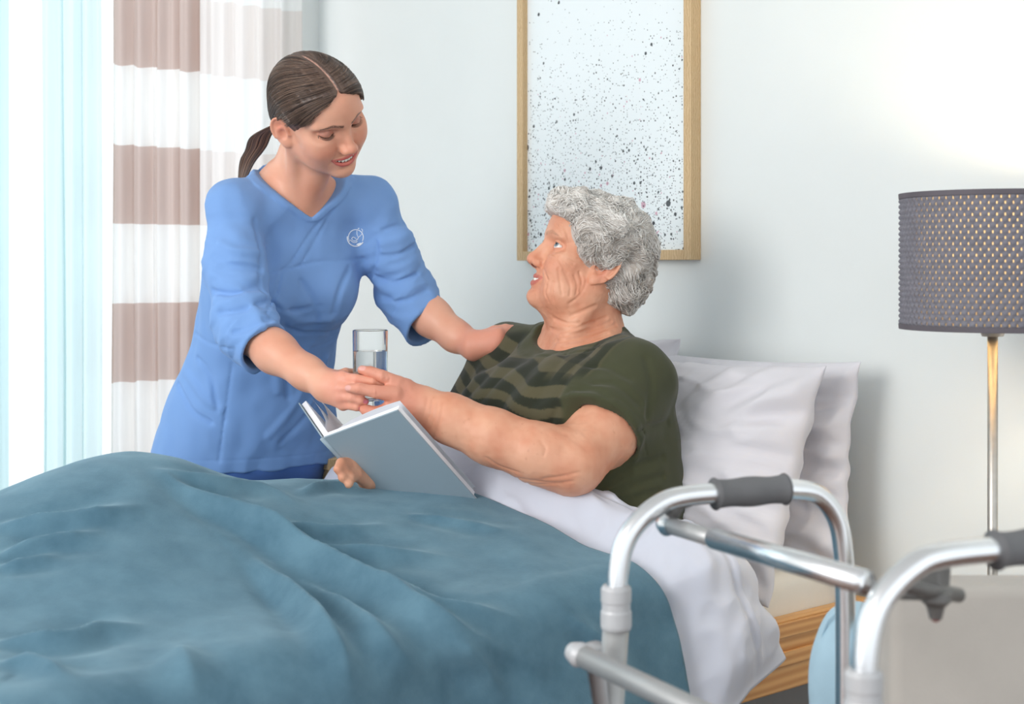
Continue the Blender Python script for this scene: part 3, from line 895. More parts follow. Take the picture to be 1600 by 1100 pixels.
# --- covers as sheets over the bed: (u, s) -> surface
def mound(u, v):
    uu = [0.2, 0.45, 0.6, 0.8, 0.95, 1.15, 1.3, 1.5, 1.75, 2.05]
    hh = [0.06, 0.105, 0.112, 0.105, 0.118, 0.178, 0.158, 0.095, 0.055, 0.03]
    vc = np.interp(u, [0.3, 0.6, 1.15, 1.6, 2.0], [0.42, 0.48, 0.60, 0.55, 0.5])
    h = np.interp(u, *cubic_lut(uu, hh))
    w = np.where(v < vc, np.interp(u, [0.5, 0.7, 0.95, 1.15], [0.34, 0.40, 0.36, 0.30]), 0.24)
    return h * np.exp(-((v - vc) / w) ** 2)
def sheet(u, s, base, rad=0.085, ang=76.0, far=BW + 0.02):
    """u along the bed, s across it (s < 0 hangs over the near side)"""
    v = np.maximum(s, 0.0)
    ztop = base + mound(u, v) + 0.012 * np.sin(u * 5 + 1) * 0
    over = np.maximum(-s, 0.0); thm = math.radians(ang)
    th = np.minimum(over / rad, thm); rest = np.maximum(over - rad * thm, 0)
    vv = v - rad * np.sin(th) - rest * math.cos(thm)
    zz = ztop - rad * (1 - np.cos(th)) - rest * math.sin(thm)
    ov2 = np.maximum(s - far, 0.0); th2 = np.minimum(ov2 / rad, thm); r2 = np.maximum(ov2 - rad * thm, 0)
    vv = np.where(s > far, far + rad * np.sin(th2) + r2 * math.cos(thm), vv)
    zz = zz - rad * (1 - np.cos(th2)) - r2 * math.sin(thm)
    return np.stack([u, vv, zz], -1)
def to_world(L): return OB + L[..., :1] * EU + L[..., 1:2] * EV + L[..., 2:3] * EZ
def project(P):
    return np.stack([800 + P[..., 0] / P[..., 1] * F, HOR + (CAMH - P[..., 2]) / P[..., 1] * F], -1)

def surf_normals(L):
    du = np.gradient(L, axis=0); dv = np.gradient(L, axis=1)
    n = np.cross(du, dv); n /= np.linalg.norm(n, axis=-1)[..., None] + 1e-12
    if n[n.shape[0] // 2, n.shape[1] // 2, 2] < 0: n = -n
    return n

def poly_dist_t(P, pts):
    seg = np.linalg.norm(np.diff(pts, axis=0), axis=1); cum = np.concatenate([[0], np.cumsum(seg)]) / max(seg.sum(), 1e-6)
    d = np.full(len(P), 1e9, np.float32); tf = np.zeros(len(P), np.float32)
    for i in range(len(pts) - 1):
        a = pts[i]; ab = pts[i + 1] - a
        t = np.clip(((P - a) @ ab) / (ab @ ab + 1e-12), 0, 1); q = P - a - t[:, None] * ab
        e = np.sqrt((q * q).sum(1)); m = e < d
        d[m] = e[m]; tf[m] = (cum[i] + t * (cum[i + 1] - cum[i]))[m]
    return d, tf
# blanket
nu, nsv = 330, 330
U = np.linspace(0.595, 2.06, nu); S = np.linspace(-0.50, BW + 0.22, nsv)
uu, ss = np.meshgrid(U, S, indexing='ij')
edge_u = 0.012 * np.sin(ss * 7 + 0.6) + 0.007 * np.sin(ss * 17) + 0.055 * np.exp(-((ss - 0.42) / 0.22) ** 2)
fall = np.clip(1 - (uu - 0.595) / 0.25, 0, 1)
us = uu + (edge_u - 0.03 * sstep(0.0, 0.3, -ss)) * fall
BASEB = 0.53
L = sheet(us, ss, BASEB)
N = surf_normals(L)
pix = project(to_world(L))
flatpix = pix.reshape(-1, 2); flat_us = np.stack([us.ravel(), ss.ravel()], 1)
depth = to_world(L).reshape(-1, 3)[:, 1]
def pix_to_us(line):
    out = []
    for p in np.array(catmull([(a, b, 0) for a, b in line], 5))[:, :2]:
        d = np.linalg.norm(flatpix - p, axis=1)
        k = np.where(d < d.min() + 6)[0]
        out.append(flat_us[k[np.argmin(depth[k])]])
    out = np.array(out, np.float32)
    keep = [0]
    for i in range(1, len(out)):
        if 0.002 < np.linalg.norm(out[i] - out[keep[-1]]) < 0.45: keep.append(i)
    return out[keep]
ridges = [  # (pixel polyline on the cover, height, width)
    ([(262, 738), (290, 758), (378, 801), (432, 832), (513, 876), (594, 916), (675, 957), (756, 997), (837, 1038)], 0.023, 0.020),
    ([(398, 808), (472, 842), (574, 859), (702, 866)], 0.011, 0.016),
    ([(405, 876), (459, 930), (500, 970), (533, 1017), (545, 1085)], 0.020, 0.018),
    ([(486, 900), (560, 955), (610, 1003), (675, 1060)], 0.011, 0.018),
    ([(0, 815), (88, 808), (169, 798), (223, 788)], 0.012, 0.016),
    ([(0, 862), (70, 842), (169, 825)], 0.012, 0.014),
    ([(0, 882), (45, 872), (95, 856)], 0.008, 0.012),
    ([(0, 1000), (108, 997), (150, 977), (222, 967)], 0.013, 0.016),
    ([(0, 1035), (54, 1035), (115, 1060)], 0.010, 0.018),
    ([(594, 916), (675, 936), (763, 950), (830, 963)], 0.010, 0.014),
    ([(432, 808), (526, 825), (607, 815)], 0.008, 0.014),
    ([(470, 768), (513, 754), (580, 761)], 0.008, 0.014),
    ([(640, 800), (720, 812), (800, 830)], 0.006, 0.014),
    ([(250, 730), (330, 745), (420, 762), (470, 790)], 0.010, 0.018),
    ([(700, 990), (760, 1040), (800, 1098)], 0.010, 0.018),
    ([(890, 960), (960, 1010), (1010, 1075)], 0.008, 0.018),
    ([(280, 1000), (300, 1050), (310, 1098)], 0.008, 0.025),
]
disp = np.zeros(uu.size, np.float32)
for line, h, w in ridges:
    pl2 = pix_to_us(line)
    if len(pl2) < 2: continue
    for _ in range(4): pl2[1:-1] = 0.5 * pl2[1:-1] + 0.25 * (pl2[:-2] + pl2[2:])
    d, tf = poly_dist_t(flat_us.astype(np.float32), pl2)
    amp_ = np.minimum(1.0, 0.12 + 3.2 * np.minimum(tf, (1 - tf) * 0.8)) * (1 - 0.3 * tf)
    w = w * (0.62 + 0.5 * tf)
    disp += amp_ * (1.75 * h * np.exp(-(d / w) ** 1.4) - 0.55 * h * np.exp(-((d - 2.2 * w) / (1.4 * w)) ** 2))
q = np.stack([us.ravel(), ss.ravel(), np.zeros(us.size)], 1)
disp += 0.006 * fbm(q * np.array([3.0, 4.0, 1]), 2) + 0.0012 * fbm(q * np.array([14, 18, 1]) + 3, 2)
# diagonal drag folds from knee to edge
ph = (us + 0.75 * ss).ravel()
disp += 0.004 * np.sin(ph * 26 + 3 * perlin(q * 4)) * np.clip(perlin(q * 2.3 + 9) + 0.2, 0, 1)
hang = sstep(0.02, 0.35, np.maximum(-ss, 0)).ravel()
disp += hang * 0.022 * (np.sin(us.ravel() * 17 + 1.3 * perlin(q * 5)) )
Lb = L + N * disp.reshape(uu.shape)[..., None]
Pb = to_world(Lb)
bl = np_mesh('blanket', Pb.reshape(-1, 3), grid_faces(nu, nsv), m_blanket)
sm = bl.modifiers.new('thick', 'SOLIDIFY'); sm.thickness = 0.008; sm.offset = -1
tag(bl, 'teal blue fleece blanket spread over the raised knees', 'blanket')

# duvet turned down under the blanket edge
nq, ns2 = 150, 260
R2 = 0.030
us_prof = []
for k in range(16): us_prof.append((0.56 - 0.12 * k / 15, -2 * R2))
for k in range(1, 13):
    a = math.pi * k / 13; us_prof.append((0.44 - R2 * math.sin(a), -R2 - R2 * math.cos(a)))
nrest = nq - len(us_prof)
for k in range(nrest):
    x = k / (nrest - 1); us_prof.append((0.44 + 0.62 * x, -0.050 * sstep(0.10, 0.27, x)))
us_prof = np.array(us_prof)
S = np.linspace(-1, 1, ns2)
q01 = (S + 1) / 2
UU = np.repeat(us_prof[:, :1], ns2, 1); DZ = np.repeat(us_prof[:, 1:], ns2, 1)
smin_u = np.interp(UU, [0.38, 0.50, 0.62, 0.9], [-0.235, -0.28, -0.36, -0.36])
SS = smin_u + (BW + 0.06 - smin_u) * q01[None, :]
# the head edge bows towards the pillows on the near side and round the waist
shift = np.interp(SS, *cubic_lut([-0.36, -0.12, 0.05, 0.25, 0.45, 0.7, 0.95], [-0.115, -0.045, 0.0, 0.055, 0.085, 0.085, 0.06]))
UUs = UU + shift * np.clip(1 - (UU - 0.41) / 0.3, 0, 1)
Ld = sheet(UUs, SS, 0.545)
Nd = surf_normals(sheet(np.repeat(np.linspace(0.35, 1.1, nq)[:, None], ns2, 1), SS, 0.545))
Ld0 = Ld.copy()
qq = np.stack([UUs.ravel(), SS.ravel(), DZ.ravel() * 3], 1)
pf = 0.020 * np.exp(-((UU - 0.50) / 0.09) ** 2) + 0.030 * np.exp(-((UUs - 0.58) / 0.07) ** 2) * sstep(0.08, 0.3, SS)
wr = 0.009 * fbm(qq * np.array([7, 5, 3]), 2).reshape(UU.shape)
wr2 = 0.013 * (1 - np.abs(perlin(qq * np.array([9, 6, 3]) + 4)).reshape(UU.shape) * 2.2) + 0.0038 * (1 - np.abs(perlin(qq * np.array([26, 15, 3]) + 9)).reshape(UU.shape) * 2.6)
wr3 = 0.005 * np.sin(SS * 55 + 8 * perlin(qq * 3).reshape(UU.shape)) * np.exp(-((UU - 0.43) / 0.06) ** 2)
pipe = 0.005 * np.exp(-((UU - 0.475) / 0.0045) ** 2) * (DZ > -R2) - 0.005 * np.exp(-((UU - 0.485) / 0.004) ** 2) * (DZ > -R2)
endp = sstep(0.0, 0.06, q01)[None, :] * sstep(0.0, 0.02, 1 - q01)[None, :]
thick = np.where(DZ < 0, DZ, 0)
dn = thick * (0.25 + 0.75 * endp) + (pf + wr + np.maximum(wr2, 0) + wr3) * endp + pipe * endp
Ld = Ld0 + Nd * dn[..., None]
Pd = to_world(Ld)
dv = np_mesh('duvet', Pd.reshape(-1, 3), grid_faces(nq, ns2), m_duvet)
sm = dv.modifiers.new('thick', 'SOLIDIFY'); sm.thickness = 0.004; sm.offset = -1
tag(dv, 'white duvet folded back over the lap above the blue blanket', 'duvet')

# fitted under-sheet hanging below the duvet corner
nq, ns2 = 60, 60
uu, ss = np.meshgrid(np.linspace(0.42, 0.80, nq), np.linspace(-0.44, 0.3, ns2), indexing='ij')
Ls = sheet(uu, ss, 0.50, rad=0.06, ang=84)
qs = np.stack([uu.ravel(), ss.ravel(), np.zeros(uu.size)], 1)
Ls = Ls + surf_normals(Ls) * (0.012 * np.sin(uu * 48 + 2 * perlin(qs * 6).reshape(uu.shape)) * sstep(0.05, 0.3, -ss))[..., None]
Ls[..., 2] -= 0.022
us_o = np_mesh('bed_sheet', to_world(Ls).reshape(-1, 3), grid_faces(nq, ns2), m_duvet)
sm = us_o.modifiers.new('thick', 'SOLIDIFY'); sm.thickness = 0.002
tag(us_o, 'white sheet hanging below the duvet corner at the bed edge', 'sheet')

# throw over the chair arm ---------------------------------------------
m_throw = fabric('pale_blue_cotton', (176, 206, 222), weave=500, wstr=0.4, var=0.04)
ax0 = chx0 - 0.008
def throw_f(P, cen=None, rad=0):
    a = f_box(P, (chx0 + 0.03, chy + 0.165, 0.34), (0.037, 0.100, 0.232), 0.025)
    a = smin(a, f_ell(P, (chx0 + 0.006, chy + 0.232, 0.50), (0.045, 0.048, 0.07)), 0.04)
    a = smin(a, f_ell(P, (chx0 + 0.002, chy + 0.240, 0.42), (0.042, 0.045, 0.10)), 0.04)
    a = smax(a, -f_ell(P, (chx0 - 0.01, chy + 0.278, 0.29), (0.05, 0.035, 0.07)), 0.03)
    a = a + 0.004 * perlin(P * np.array([8, 14, 6], np.float32)) + 0.003 * perlin(P * np.array([30, 30, 9], np.float32))
    arm = f_box(P, (chx0 + 0.03, chy + 0.16, 0.3475), (0.0315, 0.0915, 0.209), 0.012)
    return smax(a, -arm, 0.002)
Vt, Ft = polygonise(throw_f, (chx0 - 0.09, chy + 0.01, 0.07), (chx0 + 0.12, chy + 0.42, 0.63), 0.005)
th = np_mesh('throw', relax(Vt, Ft, 1), Ft, m_throw)
tag(th, 'pale blue cotton throw draped over the armchair arm', 'throw')
tube('seam', [Wp(x, y, d) + np.array([-0.001, -0.004, 0]) for x, y, d in ((1306, 957, 1.83), (1294, 968, 1.835), (1285, 990, 1.84), (1281, 1020, 1.845), (1279, 1035, 1.847))], 0.0015, m_throw, th, 8)
# ================================================================== heads and hands
class Frame:
    """local axes: x forward, y to the person's left, z up"""
    def __init__(s, c, f, u, scale=1.0):
        f = np.asarray(f, float); f /= np.linalg.norm(f); u = np.asarray(u, float); u = u - f * f.dot(u); u /= np.linalg.norm(u)
        s.c = np.asarray(c, float); s.R = np.stack([f, np.cross(u, f), u], 1); s.s = scale
    def to(s, P): return (((P - s.c.astype(np.float32)) @ s.R.astype(np.float32)) / s.s).astype(np.float32)
    def w(s, p): return s.c + s.s * (s.R @ np.asarray(p, float))
    def wl(s, pts): return np.array([s.w(p) for p in pts])

def mir(p): return (p[0], -p[1], p[2])

def head_base(L, S, K):
    bw_, ch = K.get('breadth', 1.0), K.get('chin', 0.0)
    d = f_ell(L, (-0.002, 0, 0.028 - K.get('low', 0)), (0.092, 0.073 * bw_, 0.084 - K.get('low', 0)))
    d = smin(d, f_ell(L, (0.030, 0, 0.032), (0.064, 0.058 * bw_, 0.058)), 0.03)
    d = smin(d, f_ell(L, (0.030, 0, -0.034), (0.052, 0.056 * bw_, 0.062)), 0.03)
    d = smin(d, f_ell(L, (0.030 + ch * 0.4, 0, -0.072), (0.050, K.get('jaw', 0.044), 0.036)), 0.03)
    d = smin(d, f_cone(S, (0.002, 0.050 * bw_, -0.050), (0.068 + ch, 0.014, -0.096), 0.015 + K.get('jowl', 0) * 0.5, 0.012), 0.022)
    d = smin(d, f_ell(L, (0.0765 + ch, 0, -0.0985), (0.0150, 0.0165, 0.0145)), 0.018)
    d = smin(d, f_ell(S, (0.052, 0.046 * bw_, -0.020), (0.026, 0.019, 0.017)), 0.02)
    if K.get('jowl', 0):
        d = smin(d, f_ell(S, (0.036, 0.042, -0.084), (0.036, 0.022, 0.026)), 0.03)
        d = smin(d, f_ell(L, (0.020, 0, -0.106), (0.046, 0.036, 0.024)), 0.03)
    ck = K.get('cheek', 1.0)
    d = smin(d, f_ell(S, (0.040, 0.036, -0.060), (0.030, 0.019, 0.026)), 0.03)
    d = smin(d, f_ell(S, (0.0625, 0.0365, -0.040), (0.0190 * ck, 0.0200, 0.0175)), 0.026)
    d = smin(d, f_ell(L, (0.064 + ch * 0.6, 0, -0.068), (0.0275, 0.0255, 0.026)), 0.014)
    # brow ridge, sockets
    d = smin(d, f_cone(S, (0.0885, 0.010, 0.0165), (0.072, 0.047, 0.0165), 0.0060, 0.0060), 0.014)
    d = smax(d, -f_ell(S, (0.0985, 0.033, -0.0005), (0.0235, 0.0200, 0.0125)), 0.012)
    d = smax(d, -f_ell(S, (0.0860, 0.050, -0.0005), (0.0180, 0.0120, 0.0105)), 0.012)
    # nose
    nb = K.get('nose', 1.0); nl = K.get('nose_l', 0.0)
    d = smin(d, f_cone(L, (0.0870, 0, 0.010), (0.1055 + nl, 0, -0.0295), 0.0060, 0.0074 * nb), 0.010)
    d = smin(d, f_ell(L, (0.1075 + nl, 0, -0.0355), (0.0100 * nb, 0.0100 * nb, 0.0088 * nb)), 0.008)
    d = smin(d, f_ell(S, (0.0985 + nl * 0.5, 0.0115 * nb, -0.0390), (0.0105, 0.0064, 0.0072)), 0.006)
    d = smin(d, f_cone(L, (0.0740, 0, 0.006), (0.0840, 0, -0.034), 0.0125, 0.0140), 0.010)
    d = smin(d, f_cone(L, (0.0905, 0, -0.0485), (0.1020 + nl * 0.6, 0, -0.0430), 0.0045, 0.0050), 0.006)
    return d

_surf_cache = {}
def surf_x(K, y, z, x1=0.135):
    key = (id(K), round(y, 5), round(z, 5))
    if key not in _surf_cache:
        xs = np.linspace(0.02, x1, 700)
        P = np.stack([xs, np.full(700, y), np.full(700, z)], 1).astype(np.float32)
        d = head_base(P, np.abs(P) * np.array([1, 1, 0], np.float32) + P * np.array([0, 0, 1], np.float32), K)
        _surf_cache[key] = float(xs[np.where(d < 0)[0][-1]])
    return _surf_cache[key]

def mouth_lines(K):
    mw = K.get('mouth_w', 0.025); mz = K.get('mouth_z', -0.0695); up = K.get('smile', 0.005); gap = K.get('gap', 0.0045)
    def line(rows, lift): return [(surf_x(K, y, z) + lift, y, z) for y, z in rows]
    up_l = line([(mw, mz + up), (mw * 0.74, mz + up * 0.62 + gap * 0.95), (mw * 0.42, mz + up * 0.2 + gap * 1.35), (mw * 0.17, mz + gap * 1.4 + 0.0020), (0, mz + gap * 1.4 + 0.0010)], -0.0010)
    lo_l = line([(mw, mz + up), (mw * 0.75, mz + up * 0.5 - gap * 0.95), (mw * 0.42, mz + up * 0.1 - gap * 1.45), (0, mz - gap * 1.65)], -0.0012)
    sl = line([(mw * 0.98, mz + up), (mw * 0.70, mz + up * 0.50 - gap * 0.05), (mw * 0.38, mz + up * 0.12), (0, mz)], 0.0)
    return up_l, lo_l, sl, gap

def _eyes(L, S, d, K):
    # eyelids over the eyeball
    ex, ey, ez_ = 0.0700, 0.0315, -0.001
    d = smin(d, f_sph(S, (ex, ey, ez_), 0.0138), 0.0035)
    q = S - np.array([ex, ey, ez_], np.float32)
    near = np.exp(-(np.maximum(np.abs(np.sqrt((q * q).sum(1)) - 0.0138) - 0.001, 0) / 0.003) ** 2) * (S[:, 0] > ex - 0.002)
    if K.get('eye') == 'open':
        t = np.clip(q[:, 1] / 0.0142, -1, 1)
        top = 0.0058 * (1 - t * t) + 0.0012 * t; bot = -0.0046 * (1 - t * t) + 0.0012 * t
        op = np.maximum(np.maximum(q[:, 2] - top, bot - q[:, 2]), np.maximum(np.abs(q[:, 1]) - 0.0142, -(S[:, 0] - ex - 0.001)))
        op = np.maximum(op, S[:, 0] - 0.096)
        d = smax(d, -op, 0.0010)
        d = d + 0.0010 * near * np.exp(-((q[:, 2] - top - 0.0042) / 0.0012) ** 2) + 0.0008 * near * np.exp(-((q[:, 2] - bot + 0.005) / 0.0014) ** 2)
    else:   # lowered lids meeting low on the ball
        t = np.clip(q[:, 1] / 0.0142, -1.2, 1.2); ln = -0.0062 * (1 - 0.75 * t * t)
        d = d + 0.0015 * near * np.exp(-((q[:, 2] - ln) / 0.0010) ** 2) - 0.0007 * near * np.exp(-((q[:, 2] - ln - 0.0022) / 0.0012) ** 2)
        d = d + 0.0012 * near * np.exp(-((q[:, 2] - 0.0075 * (1 - 0.55 * t * t)) / 0.0012) ** 2)
    return d

def _mouth(L, S, d, K):
    # mouth: opening cut first, lips rolled round it
    ul, ll, sl, gap = mouth_lines(K)
    d = smax(d, -f_chain(S, [(a[0] - 0.001, a[1], a[2]) for a in sl], [0.0009, gap * 0.80, gap * 1.0, gap * 1.0]), 0.002)
    lw = K.get('lip_r', 1.0)
    d = smin(d, f_chain(S, ul, [0.0016 * lw, 0.0024 * lw, 0.0031 * lw, 0.0034 * lw, 0.0031 * lw]), 0.0028)
    d = smin(d, f_chain(S, ll, [0.0016 * lw, 0.0030 * lw, 0.0040 * lw, 0.0043 * lw]), 0.0035)
    c = ul[0]; d = d + 0.0014 * np.exp(-(((S[:, 0] - c[0]) / 0.006) ** 2 + ((S[:, 1] - c[1] - 0.002) / 0.0024) ** 2 + ((S[:, 2] - c[2]) / 0.004) ** 2))
    # under-lip hollow, philtrum
    mz = K.get('mouth_z', -0.0695)
    d = d + 0.0022 * np.exp(-(((S[:, 1]) / 0.015) ** 2 + ((L[:, 2] - mz + 0.0145 + gap * 0.5) / 0.0040) ** 2)) * (L[:, 0] > 0.05)
    d = d + 0.0008 * np.exp(-((S[:, 1] / 0.0026) ** 2 + ((L[:, 2] + 0.055) / 0.006) ** 2)) * (L[:, 0] > 0.05)
    return d

def _ears(L, S, d, K):
    # ears
    ez = K.get('ear', 1.0)
    ca, sa = math.cos(0.25), math.sin(0.25)
    E = S - np.array([-0.008, 0.0745 * K.get('breadth', 1.0), -0.013 + K.get('ear_z', 0)], np.float32)
    X = (E[:, 0] * ca + E[:, 2] * sa); Zl = (-E[:, 0] * sa + E[:, 2] * ca); Yl = E[:, 1] + 0.50 * X
    Q = np.stack([X, Yl, Zl], 1).astype(np.float32) / ez
    th = np.linspace(-0.35, 3.9, 14)
    rim = [(0.0150 * math.cos(t) - 0.001, 0.0045, 0.0235 * math.sin(t) + 0.005) for t in th]
    e = f_ell(Q, (0, 0.0005, 0.002), (0.0168, 0.0052, 0.0282))
    e = smin(e, f_chain(Q, rim, [0.0028] * len(rim)), 0.002)
    e = smin(e, f_ell(Q, (0.006, 0.0025, -0.0235), (0.0075, 0.0044, 0.0085)), 0.005)
    e = smin(e, f_sph(Q, (0.0135, 0.003, -0.006), 0.0034), 0.004)
    e = smax(e, -f_ell(Q, (0.005, 0.0065, -0.005), (0.0078, 0.0060, 0.0110)), 0.002)
    e = smax(e, -f_ell(Q, (-0.001, 0.0065, 0.0140), (0.0090, 0.0042, 0.0065)), 0.002)
    e = smin(e, f_chain(Q, [(-0.006, 0.004, -0.010), (-0.006, 0.004, 0.002), (0.002, 0.004, 0.010)], [0.0026, 0.0026, 0.002]), 0.003)
    d = smin(d, e * ez, 0.004)
    return d

def head_field(L, K):
    """L: points in head axes (metres). K: options"""
    S = np.stack([L[:, 0], np.abs(L[:, 1]), L[:, 2]], 1)          # mirrored half
    d = head_base(L, S, K)
    nl = K.get('nose_l', 0.0)
    d = smax(d, -f_ell(S, (0.1025 + nl, 0.0058, -0.0455), (0.0055, 0.0030, 0.0042)), 0.0025)
    fd = K.get('fold', 1)
    fl = [(surf_x(K, 0.0185, -0.037) + 0.0005, 0.0185, -0.037), (surf_x(K, 0.026, -0.052) + 0.0005, 0.026, -0.052), (surf_x(K, 0.033, -0.067), 0.033, -0.067)]
    d = d + 0.0016 * fd * np.exp(-(poly_dist(S, fl) / 0.0032) ** 2)
    def part(mask, fn):
        ix = np.where(mask)[0]
        if len(ix): d[ix] = fn(L[ix], S[ix], d[ix])
    part((S[:, 0] > 0.04) & (np.abs(S[:, 2]) < 0.035) & (S[:, 1] < 0.065) & (np.abs(d) < 0.03), lambda l, s, e: _eyes(l, s, e, K))
    part((S[:, 0] > 0.03) & (S[:, 2] < -0.03) & (S[:, 1] < 0.05) & (np.abs(d) < 0.03), lambda l, s, e: _mouth(l, s, e, K))
    part((np.abs(S[:, 0] + 0.008) < 0.06) & (S[:, 1] > 0.035) & (np.abs(S[:, 2] + 0.013) < 0.07), lambda l, s, e: _ears(l, s, e, K))
    return d

def head_part(fr, K, k=0.03): return Part(lambda P: head_field(fr.to(P), K) * fr.s, fr.w((0.01, 0, -0.005)), 0.165 * fr.s, k)

def skin_mat(name, sss=0.18, rough=0.48, bump=0.12, bscale=900):
    t = NT(name); v = t.coord()
    a = t.attr('Col'); nz = t.noise(v, 60, 4, 0.6)
    c = t.mix(t.math('MULTIPLY', nz.outputs['Fac'], 0.30), a.outputs['Color'], t.mix(1.0, a.outputs['Color'], (0.82, 0.62, 0.55, 1), 'MULTIPLY'))
    t.l(c, t.b.inputs['Base Color']); t.set(Roughness=rough)
    t.b.inputs['Subsurface Weight'].default_value = sss
    t.b.inputs['Subsurface Radius'].default_value = (1.0, 0.35, 0.2); t.b.inputs['Subsurface Scale'].default_value = 0.006
    t.b.inputs['Specular IOR Level'].default_value = 0.4
    n1 = t.bump(t.noise(v, bscale, 3, 0.6).outputs['Fac'], bump, 0.0008)
    t.l(n1, t.b.inputs['Normal']); return t.m

def mixc(C, c, m):
    return C * (1 - m[:, None]) + np.asarray(c, np.float32)[None] * m[:, None]

def head_colours(L, C, K):
    """paint lips, brows and cheeks into the skin colours C (linear) near the head"""
    S = np.stack([L[:, 0], np.abs(L[:, 1]), L[:, 2]], 1)
    face = (L[:, 0] > 0.03) & (L[:, 0] < 0.14) & (np.abs(L[:, 2]) < 0.14) & (S[:, 1] < 0.08)
    ix = np.where(face)[0]; T = S[ix]; A = C[ix]
    ul, ll, sl, gap = mouth_lines(K); lw = K.get('lip_r', 1.0)
    bl = np.exp(-(((T[:, 0] - 0.070) / 0.03) ** 2 + ((T[:, 1] - 0.040) / 0.018) ** 2 + ((T[:, 2] + 0.038) / 0.016) ** 2))
    A = mixc(A, lin(K['blush']), bl * K.get('blush_a', 0.4))
    nt = np.exp(-(((T[:, 0] - 0.112) / 0.014) ** 2 + (T[:, 1] / 0.014) ** 2 + ((T[:, 2] + 0.037) / 0.012) ** 2))
    A = mixc(A, lin(K['blush']), nt * K.get('blush_a', 0.4) * 0.7)
    du = f_chain(T, ul, [0.0016 * lw, 0.0024 * lw, 0.0031 * lw, 0.0034 * lw, 0.0031 * lw]); dl = f_chain(T, ll, [0.0016 * lw, 0.0030 * lw, 0.0040 * lw, 0.0043 * lw])
    A = mixc(A, lin(K['lip']), (1 - sstep(0.0002, 0.0016, np.minimum(du, dl))) * K.get('lip_a', 0.8))
    ins = f_chain(T, [(a[0] - 0.0055, a[1], a[2]) for a in sl], [0.003, gap * 0.7 + .002, gap + .002, gap + .002])
    deep = np.interp(T[:, 1], [a[1] for a in sl[::-1]], [a[0] for a in sl[::-1]]) - T[:, 0]
    A = mixc(A, lin((84, 26, 26)), (1 - sstep(-0.0005, 0.0012, ins)) * sstep(0.0022, 0.0036, deep))
    nos = f_ell(T, (0.1025 + K.get('nose_l', 0), 0.0058, -0.0455), (0.0060, 0.0034, 0.0046))
    A = mixc(A, lin((86, 34, 28)), (1 - sstep(-0.0005, 0.0010, nos)) * 0.85)
    if 'brow' in K:
        bl_ = np.array([(surf_x(K, y, z), y, z) for y, z in K['brow_line']]); w = K.get('brow_w', 0.0034)
        bd = poly_dist(T, bl_); tp = np.interp(T[:, 1], [bl_[0][1], bl_[1][1], bl_[-1][1]], [1.0, 1.0, 0.35])
        hairn = 0.75 + 0.5 * perlin(T * np.array([300, 500, 300], np.float32) + T[:, 2:3] * 400)
        A = mixc(A, lin(K['brow']), np.clip((1 - sstep(w * 0.45 * tp, w * 1.2 * tp, bd)) * K.get('brow_a', 0.85) * hairn, 0, 1))
    q = T - np.array([0.0700, 0.0315, -0.001], np.float32); rr = np.sqrt((q * q).sum(1))
    t = np.clip(q[:, 1] / 0.0142, -1.3, 1.3); onl = (1 - sstep(0.0150, 0.0185, rr)) * (T[:, 0] > 0.070)
    if 'lid' in K:
        A = mixc(A, lin(K['lid']), onl * sstep(-0.008, 0.0, q[:, 2]) * (1 - sstep(0.010, 0.014, q[:, 2])) * 0.6)
        ln = -0.0062 * (1 - 0.75 * t * t)
        A = mixc(A, lin((30, 20, 18)), (1 - sstep(0.0008, 0.0017, np.abs(q[:, 2] - ln))) * (np.abs(t) < 1.15) * onl)
    else:
        top = 0.0058 * (1 - t * t) + 0.0012 * t
        A = mixc(A, lin((70, 44, 36)), (1 - sstep(0.0005, 0.0016, np.abs(q[:, 2] - top))) * (np.abs(t) < 1.1) * onl * 0.85)
        bot = -0.0046 * (1 - t * t) + 0.0012 * t
        A = mixc(A, lin((196, 110, 96)), (1 - sstep(0.0004, 0.0016, np.abs(q[:, 2] - bot))) * (np.abs(t) < 1.1) * onl * 0.7)
    C[ix] = A
    ea = np.exp(-(((S[:, 0] + 0.006) / 0.016) ** 2 + ((S[:, 1] - 0.080) / 0.012) ** 2 + ((S[:, 2] + 0.013) / 0.026) ** 2))
    C = mixc(C, lin((205, 105, 85)), ea * 0.45)
    return C

def eyeball(parent, fr, side, gaze, iris):
    c = fr.w((0.0700, 0.0315 * side, -0.001)); r = 0.0126 * fr.s
    g = np.asarray(gaze, float); g = fr.R @ (g / np.linalg.norm(g))
    bm = bmesh.new(); bmesh.ops.create_uvsphere(bm, u_segments=32, v_segments=24, radius=r)
    me = bpy.data.meshes.new('eye'); bm.to_mesh(me); bm.free()
    V = np.zeros(len(me.vertices) * 3, np.float32); me.vertices.foreach_get('co', V); V = V.reshape(-1, 3)
    q = Vector(g).to_track_quat('Z', 'Y').to_matrix()
    W = V @ np.array(q).T
    me.vertices.foreach_set('co', (W + c).astype(np.float32).ravel())
    cosang = V[:, 2] / r
    C = np.tile(lin((226, 218, 212)), (len(V), 1)).astype(np.float32)
    C = mixc(C, lin(iris), sstep(0.86, 0.885, cosang)); C = mixc(C, (0.008, 0.008, 0.008), sstep(0.968, 0.976, cosang))
    o = link('eye', me, m_eye, parent); set_cols(me, C); return o
t = NT('eye_surface'); t.l(t.attr('Col').outputs['Color'], t.b.inputs['Base Color']); t.set(Roughness=0.06)
m_eye = t.m
m_teeth = plain('teeth_enamel', (244, 240, 230), 0.2, var=0.01)
